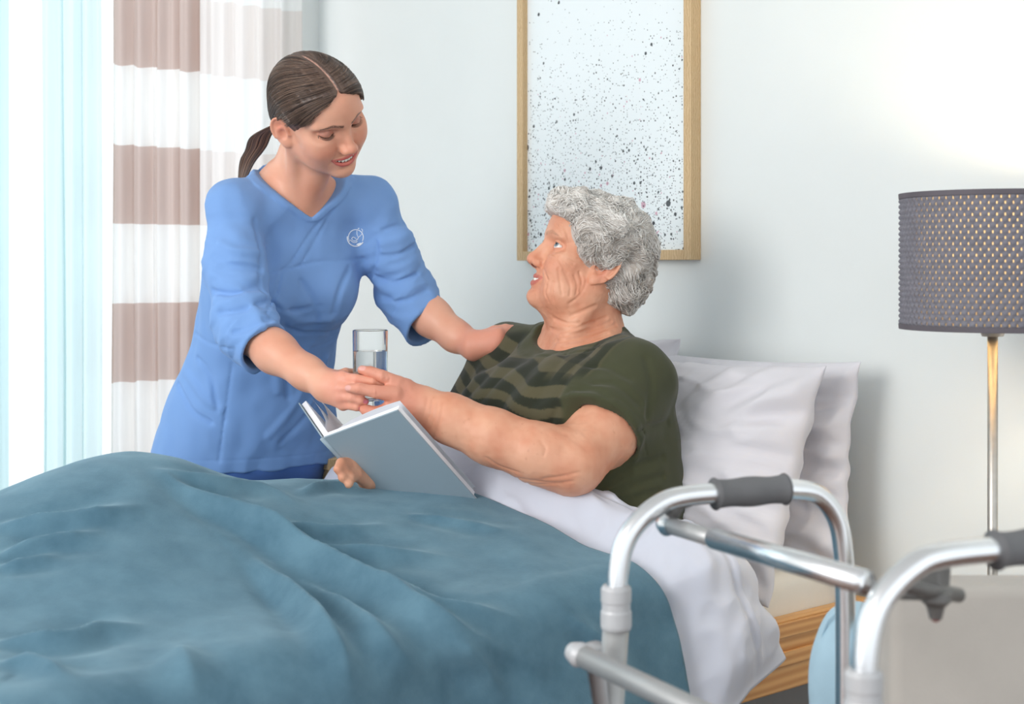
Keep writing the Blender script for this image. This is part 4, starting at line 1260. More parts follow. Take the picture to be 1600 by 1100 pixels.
def teeth(parent, fr, K):
    ul, ll, sl, gap = mouth_lines(K); ys = [a[1] for a in sl[::-1]]; xs = [a[0] for a in sl[::-1]]; zs = [a[2] for a in sl[::-1]]
    mw = K.get('mouth_w', 0.025)
    for i in range(-4, 4):
        y = (i + 0.5) * mw * 0.205; ay = abs(y)
        x = np.interp(ay, ys, xs) - 0.0036 - 3.0 * ay * ay; z = np.interp(ay, ys, zs) + gap * 0.60
        h = gap * 1.05 * (1.0 if abs(i + 0.5) < 2 else 0.8)
        bm = bmesh.new(); bmesh.ops.create_uvsphere(bm, u_segments=12, v_segments=8, radius=1.0)
        sg = lambda t, e: math.copysign(abs(t) ** e, t)
        for v in bm.verts:
            c = v.co; v.co = Vector(fr.w((x + 0.0030 * sg(c.x, .7), y + mw * 0.107 * sg(c.y, .6), z + h * sg(c.z, .6))))
        from_bm('tooth', bm, m_teeth, parent, True)

def hand_field(P, wrist, palm, fingers, k=0.008):
    """wrist: (point, radius); palm: list of (points, radii) cones; fingers: list of (points, radii)"""
    d = None
    for pts, rad in palm:
        e = f_chain(P, pts, rad); d = e if d is None else smin(d, e, 0.014)
    for pts, rad in fingers:
        e = f_chain(P, pts, rad, 0.003); d = smin(d, e, k)
    return d
def px_chain(rows):
    """rows of (px, py, depth, radius)"""
    return [Wp(r[0], r[1], r[2]) for r in rows], [r[3] for r in rows]
def nail_colour(P, C, tips, col):
    for tip, prev, nrm, r in tips:
        d = (tip - prev); d /= np.linalg.norm(d); n = np.asarray(nrm, float); n = n - d * d.dot(n); n /= np.linalg.norm(n)
        c = tip + n * r * 0.85 - d * r * 0.1; s = np.cross(d, n)
        q = P - c
        e = ((q @ d) / (r * 0.85)) ** 2 + ((q @ s) / (r * 0.62)) ** 2 + ((q @ n) / (r * 0.5)) ** 2
        C = mixc(C, lin(col), (1 - sstep(0.7, 1.1, e)))
    return C

# drinking glass and water ---------------------------------------------
GD = 2.50
gc = Wp(578.5, 636, GD); gr_ = 27.5 / F * GD; gh = Wp(578.5, 515.5, GD)[2] - gc[2]
t = NT('clear_glass'); t.set(Roughness=0.0, IOR=1.45); t.b.inputs['Transmission Weight'].default_value = 1.0
t.b.inputs['Base Color'].default_value = (0.98, 0.99, 0.99, 1)
m_glass = t.m
t = NT('clear_water'); t.set(Roughness=0.0, IOR=1.33); t.b.inputs['Transmission Weight'].default_value = 1.0
m_water = t.m
wl = 0.0022
glass = lathe('drinking_glass', [(0.0, 0.0), (gr_ * 0.93, 0.0), (gr_ * 0.96, 0.003), (gr_, gh - 0.001), (gr_ - wl * 0.5, gh), (gr_ - wl, gh - 0.001), (gr_ * 0.95 - wl, 0.014), (gr_ * 0.7, 0.012), (0.0, 0.012)], gc, m_glass, None, 64)
tag(glass, 'clear straight tumbler held between the two women', 'glass')
wz = Wp(578, 548, GD)[2] - gc[2]
for _g in (glass,):
    bm = bmesh.new(); bm.from_mesh(_g.data); bmesh.ops.recalc_face_normals(bm, faces=bm.faces[:]); bm.to_mesh(_g.data); bm.free()
water = lathe('water', [(0.0, 0.0125), (gr_ * 0.7, 0.0125), (gr_ * 0.95 - wl + 0.0004, 0.0145), (gr_ * 0.985 - wl + 0.0003, wz), (0.0, wz)], gc, m_water, None, 64)
bm = bmesh.new(); bm.from_mesh(water.data); bmesh.ops.recalc_face_normals(bm, faces=bm.faces[:]); bm.to_mesh(water.data); bm.free()
tag(water, 'clear water filling two thirds of the tumbler', 'water')

# open book ---------------------------------------------------------------
m_cover = plain('grey_book_cover', (150, 166, 176), 0.55, var=0.02, nscale=8)
m_page = plain('book_pages', (240, 241, 246), 0.7, var=0.01)
m_end = plain('white_board_edge', (235, 236, 240), 0.6, var=0.01)
S0 = Wp(503, 685, 2.44); T0 = Wp(621, 641, 2.365); T1 = Wp(734, 784, 2.48)
w = T0 - S0; bw = np.linalg.norm(w); w /= bw
a = T1 - T0; a = a - w * a.dot(w); bh = np.linalg.norm(a); a /= bh      # along the spine, towards the lower end
nr = np.cross(w, a);
if nr[1] < 0: nr = -nr                                                  # away from the viewer: the inner side
Lw = Wp(462, 627, 2.57) - S0; Lw = Lw - a * Lw.dot(a); Lw /= np.linalg.norm(Lw)
nl = np.cross(a, Lw); nl = nl if nl.dot(w) > 0 else -nl
book = empty('open_book', S0 + a * bh); tag(book, 'open hardback book with plain grey cover resting on the lap', 'book')
def slab(name, o, x, y, n, sx, sy, sn, mat, bev=0.001, par=None):
    bm = bmesh.new(); bm_box(bm, o + x * sx / 2 + y * sy / 2 + n * sn / 2, (sx, sy, sn), np.stack([x, y, n], 1), bev)
    return from_bm(name, bm, mat, par or book)
th = 0.0028
slab('cover_board', S0, w, a, nr, bw, bh, th, m_cover)
slab('cover_edge', S0 + nr * th - w * 0.0, w, a, nr, bw, bh, 0.0006, m_end, 0.0002)
slab('page_block', S0 + nr * (th + 0.001) + a * 0.004, w, a, nr, bw - 0.004, bh - 0.008, 0.013, m_page)
slab('cover_board', S0 - nl * 0.0, Lw, a, nl, bw, bh, th, m_cover)
slab('page_block', S0 + nl * (th + 0.001) + a * 0.004, Lw, a, nl, bw - 0.004, bh - 0.008, 0.010, m_page)
tube('spine', [S0 + a * x for x in np.linspace(0, bh, 8)], 0.0042, m_cover, book, 12)
# a few loose leaves fanning off the blocks
for k, (ang, nrm, ww) in enumerate(((0.10, nr, w), (0.2, nr, w), (0.12, nl, Lw), (0.25, nl, Lw))):
    rows = []
    for i in range(14):
        x = i / 13 * (bw - 0.006); lift = 0.016 + 0.02 * math.sin(i / 13 * 2.2) * ang * 4
        for j in (0, 1): rows.append(S0 + ww * x + nrm * lift * min(1, 0.35 + i / 6) + a * (0.004 + j * (bh - 0.008)))
    np_mesh('page', np.array(rows), grid_faces(14, 2), m_page, book)
# ================================================================== the woman in bed
HW = Frame(Wp(929, 404, 2.70), (-0.94, -0.13, 0.30), (0.30, 0.02, 0.95), 1.05)
KW = dict(chin=0.006, jowl=0.014, jaw=0.050, cheek=1.08, nose=1.12, fold=1.5, eye='open', mouth_w=0.027, smile=0.007, gap=0.0040, ear=1.18,
          lip=(188, 96, 90), lip_a=0.75, blush=(214, 112, 84), blush_a=0.45, brow=(150, 112, 88), brow_a=0.55, brow_w=0.0042,
          brow_line=[(0.011, 0.0165), (0.028, 0.0215), (0.046, 0.0175)])
PEL = B(0.37, 0.345, 0.55); NB = Wp(912, 528, 2.735)
tw = Loft(PEL, NB, EU, [(-0.25, .19, .14, 0, 0), (0.0, .205, .145, .01, 0), (0.3, .205, .152, .02, 0), (0.55, .198, .152, .03, 0), (0.78, .175, .125, .02, 0), (0.93, .115, .085, .0, 0), (1.03, .06, .06, 0, 0)], 2.2)
SL = Wp(985, 604, 2.575); SR = Wp(796, 572, 2.86)
LA = px_chain([(986, 606, 2.575, .058), (946, 668, 2.505, .059), (894, 724, 2.44, .048), (840, 708, 2.438, .0455), (770, 683, 2.452, .0425), (705, 655, 2.468, .037), (660, 634, 2.475, .0305)])
RA = px_chain([(796, 572, 2.86, .062), (752, 655, 2.83, .058), (722, 742, 2.73, .045), (660, 756, 2.63, .038), (594, 756, 2.54, .027)])
# left hand on the glass (thumb on top, index across, the rest curled below)
LPALM = [px_chain([(660, 634, 2.475, .0290), (622, 622, 2.452, .0160)]), px_chain([(660, 636, 2.475, .028), (619, 632, 2.455, .0165)]), px_chain([(660, 638, 2.480, .027), (621, 641, 2.465, .0155)]), px_chain([(655, 628, 2.478, .026), (634, 606, 2.468, .0165)])]
LFING = [px_chain([(645, 616, 2.472, .0165), (622, 598, 2.456, .0122), (598, 588, 2.450, .0108), (578, 581, 2.4555, .0098), (566, 578, 2.4585, .0080)]),
         px_chain([(616, 616, 2.444, .0140), (586, 612, 2.4325, .0112), (562, 607, 2.432, .0098), (546, 606.5, 2.440, .0082)]),
         px_chain([(618, 634, 2.450, .0135), (592, 645, 2.443, .0108), (574, 642, 2.450, .0098), (566, 637, 2.460, .0082)]),
         px_chain([(620, 643, 2.464, .0125), (596, 651, 2.470, .0102), (580, 648, 2.482, .009), (572, 643, 2.492, .0078)]),
         px_chain([(624, 648, 2.478, .0115), (604, 653, 2.490, .009), (590, 651, 2.505, .008), (584, 647, 2.512, .007)])]
RPALM = [px_chain([(594, 756, 2.54, .026), (570, 742, 2.505, .016)]), px_chain([(594, 758, 2.54, .025), (576, 753, 2.505, .0155)])]
RFING = [px_chain([(568, 738, 2.500, .0125), (548, 722, 2.470, .0102), (533, 724, 2.448, .0092), (528, 733, 2.434, .0080)]),
         px_chain([(571, 746, 2.498, .0125), (551, 733, 2.468, .0102), (538, 736, 2.446, .0092), (535, 746, 2.434, .0080)]),
         px_chain([(574, 753, 2.496, .012), (558, 744, 2.466, .0098), (547, 747, 2.446, .0090), (545, 756, 2.436, .0078)])]
hipL = B(0.50, 0.25, 0.525); hipR = B(0.50, 0.43, 0.525)
LEGS = [([hipL, B(0.98, 0.38, 0.515), B(1.42, 0.40, 0.51), B(1.50, 0.40, 0.525)], [.045, .042, .036, .03]), ([hipR, B(1.10, 0.60, 0.595), B(1.46, 0.58, 0.52), B(1.54, 0.58, 0.535)], [.045, .050, .04, .03])]

def neck_w(P):
    d = f_cone(P, HW.w((-0.020, 0, -0.055)), NB + EU * 0.01 + EZ * 0.0, 0.056, 0.068)
    d = smin(d, f_cone(P, HW.w((0.026, 0, -0.098)), Wp(898, 552, 2.645), 0.026, 0.034), 0.04)
    d = smin(d, f_chain(P, [SR + EZ * 0.03, NB - EU * 0.02 - EZ * 0.005, SL + EZ * 0.03], [0.035, 0.05, 0.035]), 0.04)
    d = smin(d, f_chain(P, [HW.w((-0.01, 0.05, -0.06)), Wp(880, 545, 2.63)], [0.014, 0.012]), 0.02)
    return d
woman_parts = [
    head_part(HW, KW), Part(neck_w, NB, 0.36, 0.025), Part(lambda P: tw(P), PEL + (NB - PEL) * 0.4, 0.42, 0.04),
    Part(lambda P: f_chain(P, *LA, 0.035), LA[0][2], 0.33, 0.03), Part(lambda P: f_chain(P, *RA, 0.02), RA[0][2], 0.38, 0.03),
    Part(lambda P: hand_field(P, None, LPALM, LFING), Wp(605, 620, 2.46), 0.13, 0.012),
    Part(lambda P: hand_field(P, None, RPALM, RFING), Wp(560, 742, 2.48), 0.11, 0.012),
    Part(lambda P: smin(f_chain(P, *LEGS[0], 0.03), f_chain(P, *LEGS[1], 0.03), 0.05), B(1.05, 0.4, 0.55), 0.75, 0.05)]
base_w = union(woman_parts)
wr_face = [[(873, 402), (882, 408), (893, 416)], [(872, 404), (879, 415), (886, 426)], [(875, 400), (888, 406), (897, 411)],
           [(868, 350), (877, 363), (882, 380), (882, 392)], [(876, 348), (885, 363), (889, 380)],
           [(864, 441), (862, 454), (864, 469)], [(854, 446), (852, 458), (857, 472)], [(880, 422), (887, 435), (891, 449), (890, 462)], [(872, 420), (875, 440), (878, 460)],
           [(846, 411), (850, 423), (856, 438)], [(917, 436), (912, 451), (903, 464), (890, 474)], [(897, 430), (902, 445), (900, 460)],
           [(862, 396), (868, 399), (874, 398)], [(905, 425), (909, 440), (906, 455)]]
wr_neck = [[(860, 514), (880, 517), (917, 507), (947, 497)], [(868, 533), (891, 530), (928, 520), (962, 507)], [(876, 524), (900, 522), (930, 513), (955, 502)], [(893, 494), (914, 485), (930, 478)],
           [(866, 498), (885, 506), (905, 505)], [(880, 541), (910, 536), (950, 521)]]
wr_arm = [[(668, 622), (664, 642), (655, 664)], [(676, 626), (672, 648), (660, 674)], [(684, 630), (680, 652), (668, 680)], [(692, 634), (688, 656), (678, 684)],
          [(770, 735), (800, 745), (840, 752), (880, 757)], [(800, 752), (850, 757), (895, 752)], [(850, 748), (880, 744), (905, 738)], [(845, 690), (852, 700), (850, 712)], [(760, 715), (780, 728), (810, 738)],
          [(600, 583), (603, 588), (602, 593)], [(606, 585), (609, 591), (607, 597)], [(582, 607), (584, 612), (582, 617)], [(588, 607), (590, 612), (588, 618)]]
mods_w = [crease_mod(trace_lines(base_w, wr_face, 4), 0.0036, 0.0019), crease_mod(trace_lines(base_w, wr_neck, 5), 0.0050, 0.0032), crease_mod(trace_lines(base_w, wr_arm, 4), 0.0028, 0.0021)]
def wob(P, d):
    near = np.abs(d) < 0.008
    if near.any():
        d = d.copy(); Q = P[near]; d[near] += 0.0008 * perlin(Q * 45) + 0.0005 * perlin(Q * 140)
    return d
mods_w.append(Part(wob, LA[0][3], 5.0))
field_w = union(woman_parts, mods_w)
def build_pieces(field, boxes):
    """one mesh from boxes of different fineness: finest first; coarser ones leave out what finer ones cover"""
    VV = []; FF = []; off = 0; done = []
    for lo, hi, h, rl in boxes:
        lo = np.asarray(lo, float); hi = np.asarray(hi, float)
        V, Fq = polygonise(field, lo, hi, h)
        if len(V) == 0: continue
        V = relax(V, Fq, rl, 0.4)
        cov = np.zeros(len(V), bool)
        for a, b, hh in done: cov |= ((V > a + 1.5 * hh) & (V < b - 2.5 * hh - h * 0.5)).all(1)
        Fq = Fq[~cov[Fq].all(1)]
        # stitch the piece to the finer ones with slivers inside the overlap
        st = []
        for k, (a, b, hh) in enumerate(done):
            rim = np.where(((V > a) & (V < b)).all(1) & ~cov)[0]
            if len(rim) == 0: continue
            for r in rim[:: max(1, len(rim) // 3)][:3]:
                dd = ((VV[k] - V[r]) ** 2).sum(1); m = np.argsort(dd)[:3]
                st.append((off + r, offs[k] + m[0], offs[k] + m[1], offs[k] + m[2]))
        if not done: offs = []
        offs.append(off); done.append((lo, hi, h)); VV.append(V); FF.append(Fq + off)
        if st: FF.append(np.array(st))
        off += len(V)
    V = np.concatenate(VV); Fq = np.concatenate(FF)
    used = np.zeros(len(V), bool); used[Fq.ravel()] = True; mp = np.cumsum(used) - 1
    return V[used], mp[Fq]
Vw, Fw = build_pieces(field_w, [
    ((0.0, 2.50, 0.80), (0.30, 2.90, 1.16), 0.0017, 1),                # head and neck
    ((-0.345, 2.33, 0.56), (0.30, 2.66, 0.905), 0.0022, 1),             # near arm, hands
    ((-0.35, 2.40, 0.44), (0.40, 3.05, 0.95), 0.006, 1),                # trunk and far arm (covered)
    ((-0.95, 1.85, 0.44), (0.10, 2.80, 0.72), 0.008, 1)])               # legs under the covers
Lh = HW.to(Vw.astype(np.float32)); Pw32 = Vw.astype(np.float32)
Cw = np.tile(lin((226, 170, 140)), (len(Vw), 1)).astype(np.float32)
blot = fbm(Pw32 * 22, 3); Cw = mixc(Cw, lin((206, 130, 98)), np.clip(0.25 + 0.5 * blot, 0, 0.6))
spots = perlin(Pw32 * 130); Cw = mixc(Cw, lin((168, 98, 66)), sstep(0.5, 0.8, spots) * 0.22)
Cw = head_colours(Lh, Cw, KW)
hd = Wp(590, 615, 2.45); dh = np.linalg.norm(Vw - hd, axis=1)
Cw = mixc(Cw, lin((214, 140, 122)), (1 - sstep(0.05, 0.11, dh)) * 0.6)
vdir = np.array([0, -1.0, 0.15])
Cw = nail_colour(Vw, Cw, [(LFING[0][0][-1], LFING[0][0][-2], vdir + np.array([0, 0, .5]), .0088), (LFING[1][0][-1], LFING[1][0][-2], vdir, .0085)], (226, 170, 160))
person = empty('person', B(0.5, 0.4, 0.47))
tag(person, 'elderly woman with curly grey hair in dark green top sitting up in bed', 'person')
m_skin_w = skin_mat('aged_skin', 0.06, 0.5, 0.28, 700)
np_mesh('body', Vw, Fw, m_skin_w, person, Cw)
for sd in (1, -1): eyeball(person, HW, sd, (0.80, 0.38 * sd, 0.30), (112, 128, 138))
teeth(person, HW, KW)

# shirt ------------------------------------------------------------------
sl_dir = (LA[0][1] - LA[0][0]); sl_dir /= np.linalg.norm(sl_dir)
hemc = Wp(934, 672, 2.49)
def shirt_raw(P):
    d = tw(P, 0.016)
    d = smin(d, f_chain(P, [SR + EZ * 0.018, NB - EU * 0.01 - EZ * 0.03, SL + EZ * 0.018], [0.060, 0.068, 0.060]), 0.05)
    # bust and belly fullness of the loose front
    d = smin(d, f_ell(P, tw.point(0.52, 0.095, 0.07), (0.085, 0.085, 0.09)), 0.06)
    d = smin(d, f_ell(P, tw.point(0.52, 0.095, -0.07), (0.085, 0.085, 0.09)), 0.06)
    d = smin(d, f_ell(P, tw.point(0.12, 0.05, 0.0), (0.14, 0.14, 0.12)), 0.06)
    s = f_cone(P, SL - sl_dir * 0.01, hemc + sl_dir * 0.04, 0.077, 0.083)
    s = smax(s, ((P - hemc.astype(np.float32)) @ sl_dir.astype(np.float32)).astype(np.float32), 0.004)
    d = smin(d, s, 0.028)
    s2 = f_chain(P, [RA[0][0], RA[0][1], RA[0][1] * 0.4 + RA[0][2] * 0.6], [0.080, 0.080, 0.078])
    d = smin(d, s2, 0.04)
    # drape from the near shoulder across the front
    return d
nk_c = Wp(890, 508, 2.665); nk_R = np.stack([tw.f, tw.l, tw.w], 1)
def neck_cut(P): return f_ell(P, nk_c, (0.098, 0.102, 0.052), nk_R)
def shirt_cut(P, d):
    c = neck_cut(P)
    d = smax(d, -c, 0.004)
    band = np.exp(-((c - 0.024) / 0.0022) ** 2); d = d + 0.0016 * band * (np.abs(d) < 0.02)
    arm = f_chain(P, LA[0], [r + 0.010 for r in LA[1]])
    ax = ((P - hemc.astype(np.float32)) @ sl_dir.astype(np.float32))
    hol = smax(smax(arm, np.maximum(-(ax + 0.035), ax - 0.003), 0.004), f_cone(P, SL, hemc + sl_dir * 0.06, 0.077, 0.083) + 0.004, 0.002)
    hol = np.maximum(hol, 0.004 - tw(P, 0.016))
    d = smax(d, -hol, 0.003)
    pass
    hem = np.exp(-((ax + 0.022) / 0.0018) ** 2) * (f_cone(P, SL, hemc + sl_dir * 0.04, 0.077, 0.083) < 0.012)
    return d + 0.0014 * hem
sh_parts = [Part(shirt_raw, PEL + (NB - PEL) * 0.55, 0.55, 0.01)]
base_s = union(sh_parts)
folds_s = [[(905, 553), (880, 590), (858, 640)], [(865, 562), (835, 600), (800, 640)], [(845, 560), (800, 592), (757, 640)], [(815, 545), (775, 590), (735, 640)], [(800, 535), (752, 585), (722, 625)],
           [(945, 545), (905, 588), (875, 650)]]
dark_s = [[(890, 618), (872, 645), (855, 680)], [(895, 613), (925, 608), (950, 620)], [(940, 760), (990, 730), (1035, 715)], [(950, 775), (1000, 755), (1035, 745)], [(985, 690), (1010, 670), (1045, 660)], [(960, 790), (1005, 775), (1030, 768)],
          [(935, 622), (975, 655), (1000, 690)], [(915, 578), (948, 572), (985, 590)], [(930, 598), (965, 600), (1000, 630)], [(1010, 560), (1018, 600), (1012, 650)], [(845, 552), (838, 530), (850, 516)]]
small_s = [[(870 + 9 * k, 553 - 2 * k), (858 + 9 * k, 575 - 2 * k)] for k in range(9)]
mods_s = [crease_mod(trace_lines(base_s, folds_s, 5), -0.009, 0.022), crease_mod(trace_lines(base_s, dark_s, 5), 0.006, 0.007), crease_mod(trace_lines(base_s, small_s, 3), 0.0022, 0.003)]
mods_s.append(Part(lambda P, d: d + 0.0035 * fbm(P * np.array([14, 14, 9], np.float32), 2), PEL, 5.0))
mods_s.append(Part(shirt_cut, PEL, 5.0))
field_s = union(sh_parts, mods_s)
Vs, Fs = build_pieces(field_s, [((-0.18, 2.36, 0.47), (0.42, 3.02, 0.97), 0.0032, 1)])
P32 = Vs.astype(np.float32)
tl, xl, yl = tw.local(P32)
olive = lin((70, 72, 50)); dk = lin((43, 47, 35)); lt = lin((92, 86, 64))
Cs = np.tile(olive, (len(Vs), 1)).astype(np.float32)
rad_s = 0.02 * xl
ph = (tl * tw.L * 1.0 + 0.10 * xl + 0.26 * yl + 0.016 * perlin(P32 * 9)) / 0.037
fr_ = ph - np.floor(ph); bandm = sstep(0.46, 0.50, fr_) * (1 - sstep(0.96, 1.0, fr_))
front = sstep(-0.02, 0.02, xl) * (1 - sstep(0.120, 0.130, yl - 0.3 * np.clip(xl, 0, 0.1))) * sstep(-0.05, 0.0, 1.02 - tl)
cn = neck_cut(P32); front = front * sstep(0.026, 0.030, cn)
Cs = mixc(Cs, lt, front * (1 - bandm) * 0.8); Cs = mixc(Cs, dk, front * bandm)
shd = sstep(0.100, 0.106, yl) * (1 - sstep(0.172, 0.178, yl)) * sstep(0.70, 0.76, tl) * sstep(-0.03, 0.0, xl + 0.03)
fr2 = (yl - 0.100) / 0.036; fr2 = fr2 - np.floor(fr2); b2 = sstep(0.45, 0.5, fr2) * (1 - sstep(0.95, 1.0, fr2))
Cs = mixc(Cs, lt, shd * (1 - b2) * 0.55); Cs = mixc(Cs, dk, shd * b2 * 0.8)
axs = ((P32 - SL.astype(np.float32)) @ sl_dir.astype(np.float32))
m_shirt = fabric('dark_green_jersey', attr=True, weave=900, wstr=0.25, sheen=0.12, var=0.04)
np_mesh('shirt', Vs, Fs, m_shirt, person, Cs)

# hair -------------------------------------------------------------------
def hair_w_raw(L):
    d = f_ell(L, (-0.002, 0, 0.032), (0.101, 0.088, 0.086))
    d = smin(d, f_ell(L, (-0.058, 0, -0.025), (0.050, 0.072, 0.055)), 0.04)
    d = smin(d, f_ell(L, (0.066, 0, 0.070), (0.048, 0.064, 0.034)), 0.03)
    S = np.stack([L[:, 0], np.abs(L[:, 1]), L[:, 2]], 1)
    d = smin(d, f_ell(S, (0.020, 0.066, 0.030), (0.040, 0.030, 0.050)), 0.03)
    return d
def lumps(L):
    x, y, z = L[:, 0] * 95, L[:, 1] * 95, L[:, 2] * 95
    return 0.0045 * np.sin(x + 1.3 * np.sin(y * 0.7)) * np.sin(y + 1.1 * np.sin(z * 0.8)) + 0.0045 * np.sin(z * 1.1 + 0.9 * np.sin(x * 0.6 + 2)) * np.sin(x * 0.8 + y * 0.6 + 1) + 0.002 * np.sin(2.3 * x + 1) * np.sin(2.1 * y) * np.sin(2.2 * z)
def hair_w(P, cen=None, rad=0):
    L = HW.to(P); S = np.stack([L[:, 0], np.abs(L[:, 1]), L[:, 2]], 1)
    d = hair_w_raw(L) + lumps(L)
    face = L[:, 0] - (0.050 + 0.42 * L[:, 2] - 0.020 * sstep(0.02, -0.04, L[:, 2]) + 0.05 * sstep(0.043, 0.062, L[:, 2]))
    d = smax(d, face + 0.006 * perlin(L * 40), 0.012)
    d = smax(d, -f_ell(S, (0.012, 0.088, -0.036), (0.030, 0.028, 0.026)), 0.008)
    d = smax(d, -(L[:, 2] + 0.072 - 0.25 * (L[:, 0] + 0.06)), 0.012)
    return (d * HW.s).astype(np.float32)
hc = HW.w((-0.02, 0, 0.02))
Vh, Fh = polygonise(hair_w, hc - 0.18, hc + 0.18, 0.003)
Ph = Vh.astype(np.float32); Lh2 = HW.to(Ph)
gnz = fbm(Lh2 * 70, 2)
sideg = sstep(0.03, 0.10, Lh2[:, 2])
Ch = np.tile(lin((205, 197, 190)), (len(Vh), 1)).astype(np.float32)
Ch = mixc(Ch, lin((232, 228, 222)), sideg * 0.7); Ch = mixc(Ch, lin((170, 158, 148)), np.clip(gnz * 0.8, 0, 0.6))
def hair_mat(name, rough=0.5, spec=0.35):
    t = NT(name); t.l(t.attr('Col').outputs['Color'], t.b.inputs['Base Color']); t.set(Roughness=rough)
    t.b.inputs['Specular IOR Level'].default_value = spec; return t.m
m_hair_w = hair_mat('grey_hair', 0.6, 0.25)
hair_o = np_mesh('hair', Vh, Fh, m_hair_w, person, Ch)
def grad(field, P, e=0.0015):
    g = np.stack([field(P + np.array(v, np.float32) * e) - field(P - np.array(v, np.float32) * e) for v in np.eye(3)], 1)
    return g / (np.linalg.norm(g, axis=1)[:, None] + 1e-9)
def grow(field, roots, flow, steps, ds, lift):
    P = roots.astype(np.float32); out = [P.copy()]
    for k in range(steps):
        n = grad(field, P); d = flow(P, k); d = d - n * (d * n).sum(1)[:, None]; d /= np.linalg.norm(d, axis=1)[:, None] + 1e-9
        P = P + d * ds; dv = field(P); P = P - n * (dv - lift[:, k])[:, None]
        out.append(P.copy())
    return np.stack(out, 1)
ns_ = 6500
idx = rng.choice(len(Vh), ns_)
rt = Vh[idx].astype(np.float32); ph0 = rng.uniform(0, 6.28, ns_).astype(np.float32); fq = rng.uniform(0.5, 1.0, ns_).astype(np.float32)
amp = rng.uniform(0.001, 0.006, ns_).astype(np.float32)
lift = np.stack([-0.0005 + amp * (0.6 + 0.5 * np.sin(ph0 + fq * k * 1.1)) for k in range(12)], 1)
backd = -HW.R[:, 0]; upd = HW.R[:, 2]; lef = HW.R[:, 1]
def flow_w(P, k):
    L = HW.to(P)
    sw = np.stack([perlin(L * 17 + 11), perlin(L * 17 + 31), perlin(L * 17 + 57)], 1)
    base = backd[None] * 0.55 - upd[None] * (0.25 + 0.5 * sstep(0.03, -0.05, L[:, 2]))[:, None]
    curl = np.stack([np.sin(ph0 + fq * k * 0.9), np.cos(ph0 + fq * k * 0.9), np.sin(ph0 * 1.7 + fq * k * 0.7)], 1) * 0.5
    return (base + 1.6 * sw + curl).astype(np.float32)
def hair_w_s(P):
    L = HW.to(P); return ((hair_w_raw(L) + lumps(L)) * HW.s).astype(np.float32)
ln = grow(hair_w_s, rt, flow_w, 12, 0.0042, lift)
cv = hair_w(ln.reshape(-1, 3)).reshape(ln.shape[:2])
ln = [l[:max(3, int(np.argmax(c > 0.0065)) if (c > 0.0065).any() else len(l))] for l, c in zip(ln, cv)]
keep = [i for i, l in enumerate(ln) if len(l) >= 5]; ln = [ln[i] for i in keep]; rt = rt[keep]; ns_ = len(keep)
tone = rng.uniform(0, 1, ns_); hz = HW.to(rt)[:, 2]
cl = [lin((182, 170, 160)) * (1 - a) + lin((255, 253, 249)) * a for a in np.clip(tone * 0.75 + 0.35 * sstep(0.02, 0.1, hz), 0, 1)]
_hc = strands_mesh('hair_curls', ln, rng.uniform(0.0005, 0.0010, ns_), m_hair_w, person, 3, cl)
_hc['kind'] = 'stuff'
# ================================================================== the nurse
_f = np.array([0.663, -0.557, -0.50]); _l0 = np.array([0.643, 0.766, 0.0]); _u0 = np.array([0.383, -0.32, 0.866])
_th = math.radians(30)
HN = Frame(Wp(494, 169, 2.65), _f, _u0 * math.cos(_th) - _l0 * math.sin(_th), 1.0)
KN = dict(low=0.008, ear_z=-0.010, lip_r=0.78, cheek=1.02, nose=0.95, fold=0.9, eye='down', mouth_w=0.029, smile=0.0085, gap=0.0046, ear=0.98, breadth=0.97,
          lip=(198, 92, 90), lip_a=0.85, blush=(226, 132, 112), blush_a=0.42, brow=(58, 40, 34), brow_a=0.95, brow_w=0.0036, lid=(172, 112, 100),
          brow_line=[(0.011, 0.0165), (0.028, 0.0215), (0.047, 0.0165)])
NFW = np.array([0.5, -0.85, 0.0])
NH = Wp(395, 640, 2.99); NN = Wp(461, 276, 2.80)
SRn = Wp(364, 326, 2.71); SLn = Wp(578, 318, 2.885)
tb = Loft(NH, NN, NFW, [(-.3, .165, .12, 0), (0, .155, .11, 0), (.3, .120, .09, 0), (.55, .135, .105, .01), (.8, .130, .080, 0), (.93, .090, .062, 0), (1.02, .05, .05, 0)], 2.2)
RAn = px_chain([(369, 334, 2.71, .034), (368, 420, 2.665, .036), (386, 515, 2.63, .038), (430, 550, 2.582, .037), (480, 583, 2.53, .0285), (512, 602, 2.50, .0245)])
LAn = px_chain([(575, 326, 2.885, .034), (610, 388, 2.905, .036), (638, 458, 2.92, .040), (675, 496, 2.885, .038), (712, 525, 2.85, .030), (742, 540, 2.82, .0260)])
RPn = [px_chain([(512, 600, 2.50, .0235), (535, 590, 2.474, .0120)]), px_chain([(512, 603, 2.50, .023), (530, 606, 2.468, .0125)]), px_chain([(512, 606, 2.50, .022), (531, 620, 2.468, .0118)]), px_chain([(513, 608, 2.50, .021), (536, 632, 2.474, .0105)])]
RFn = [px_chain([(536, 590, 2.472, .0100), (556, 592, 2.4535, .0085), (582, 596, 2.4515, .0076), (602, 601, 2.461, .0062)]),
       px_chain([(531, 606, 2.466, .0102), (552, 607, 2.4495, .0086), (574, 611, 2.4485, .0077), (592, 613, 2.457, .0063)]),
       px_chain([(532, 620, 2.466, .0098), (551, 621, 2.4515, .0082), (563, 625, 2.4505, .0076), (571, 627.5, 2.4535, .0062)]),
       px_chain([(537, 632, 2.472, .0090), (550, 634, 2.458, .0074), (557, 636, 2.456, .0068), (562, 637.5, 2.459, .0055)]),
       px_chain([(520, 592, 2.50, .0130), (540, 584, 2.515, .0102), (560, 584, 2.536, .0088), (580, 587, 2.542, .0070)])]
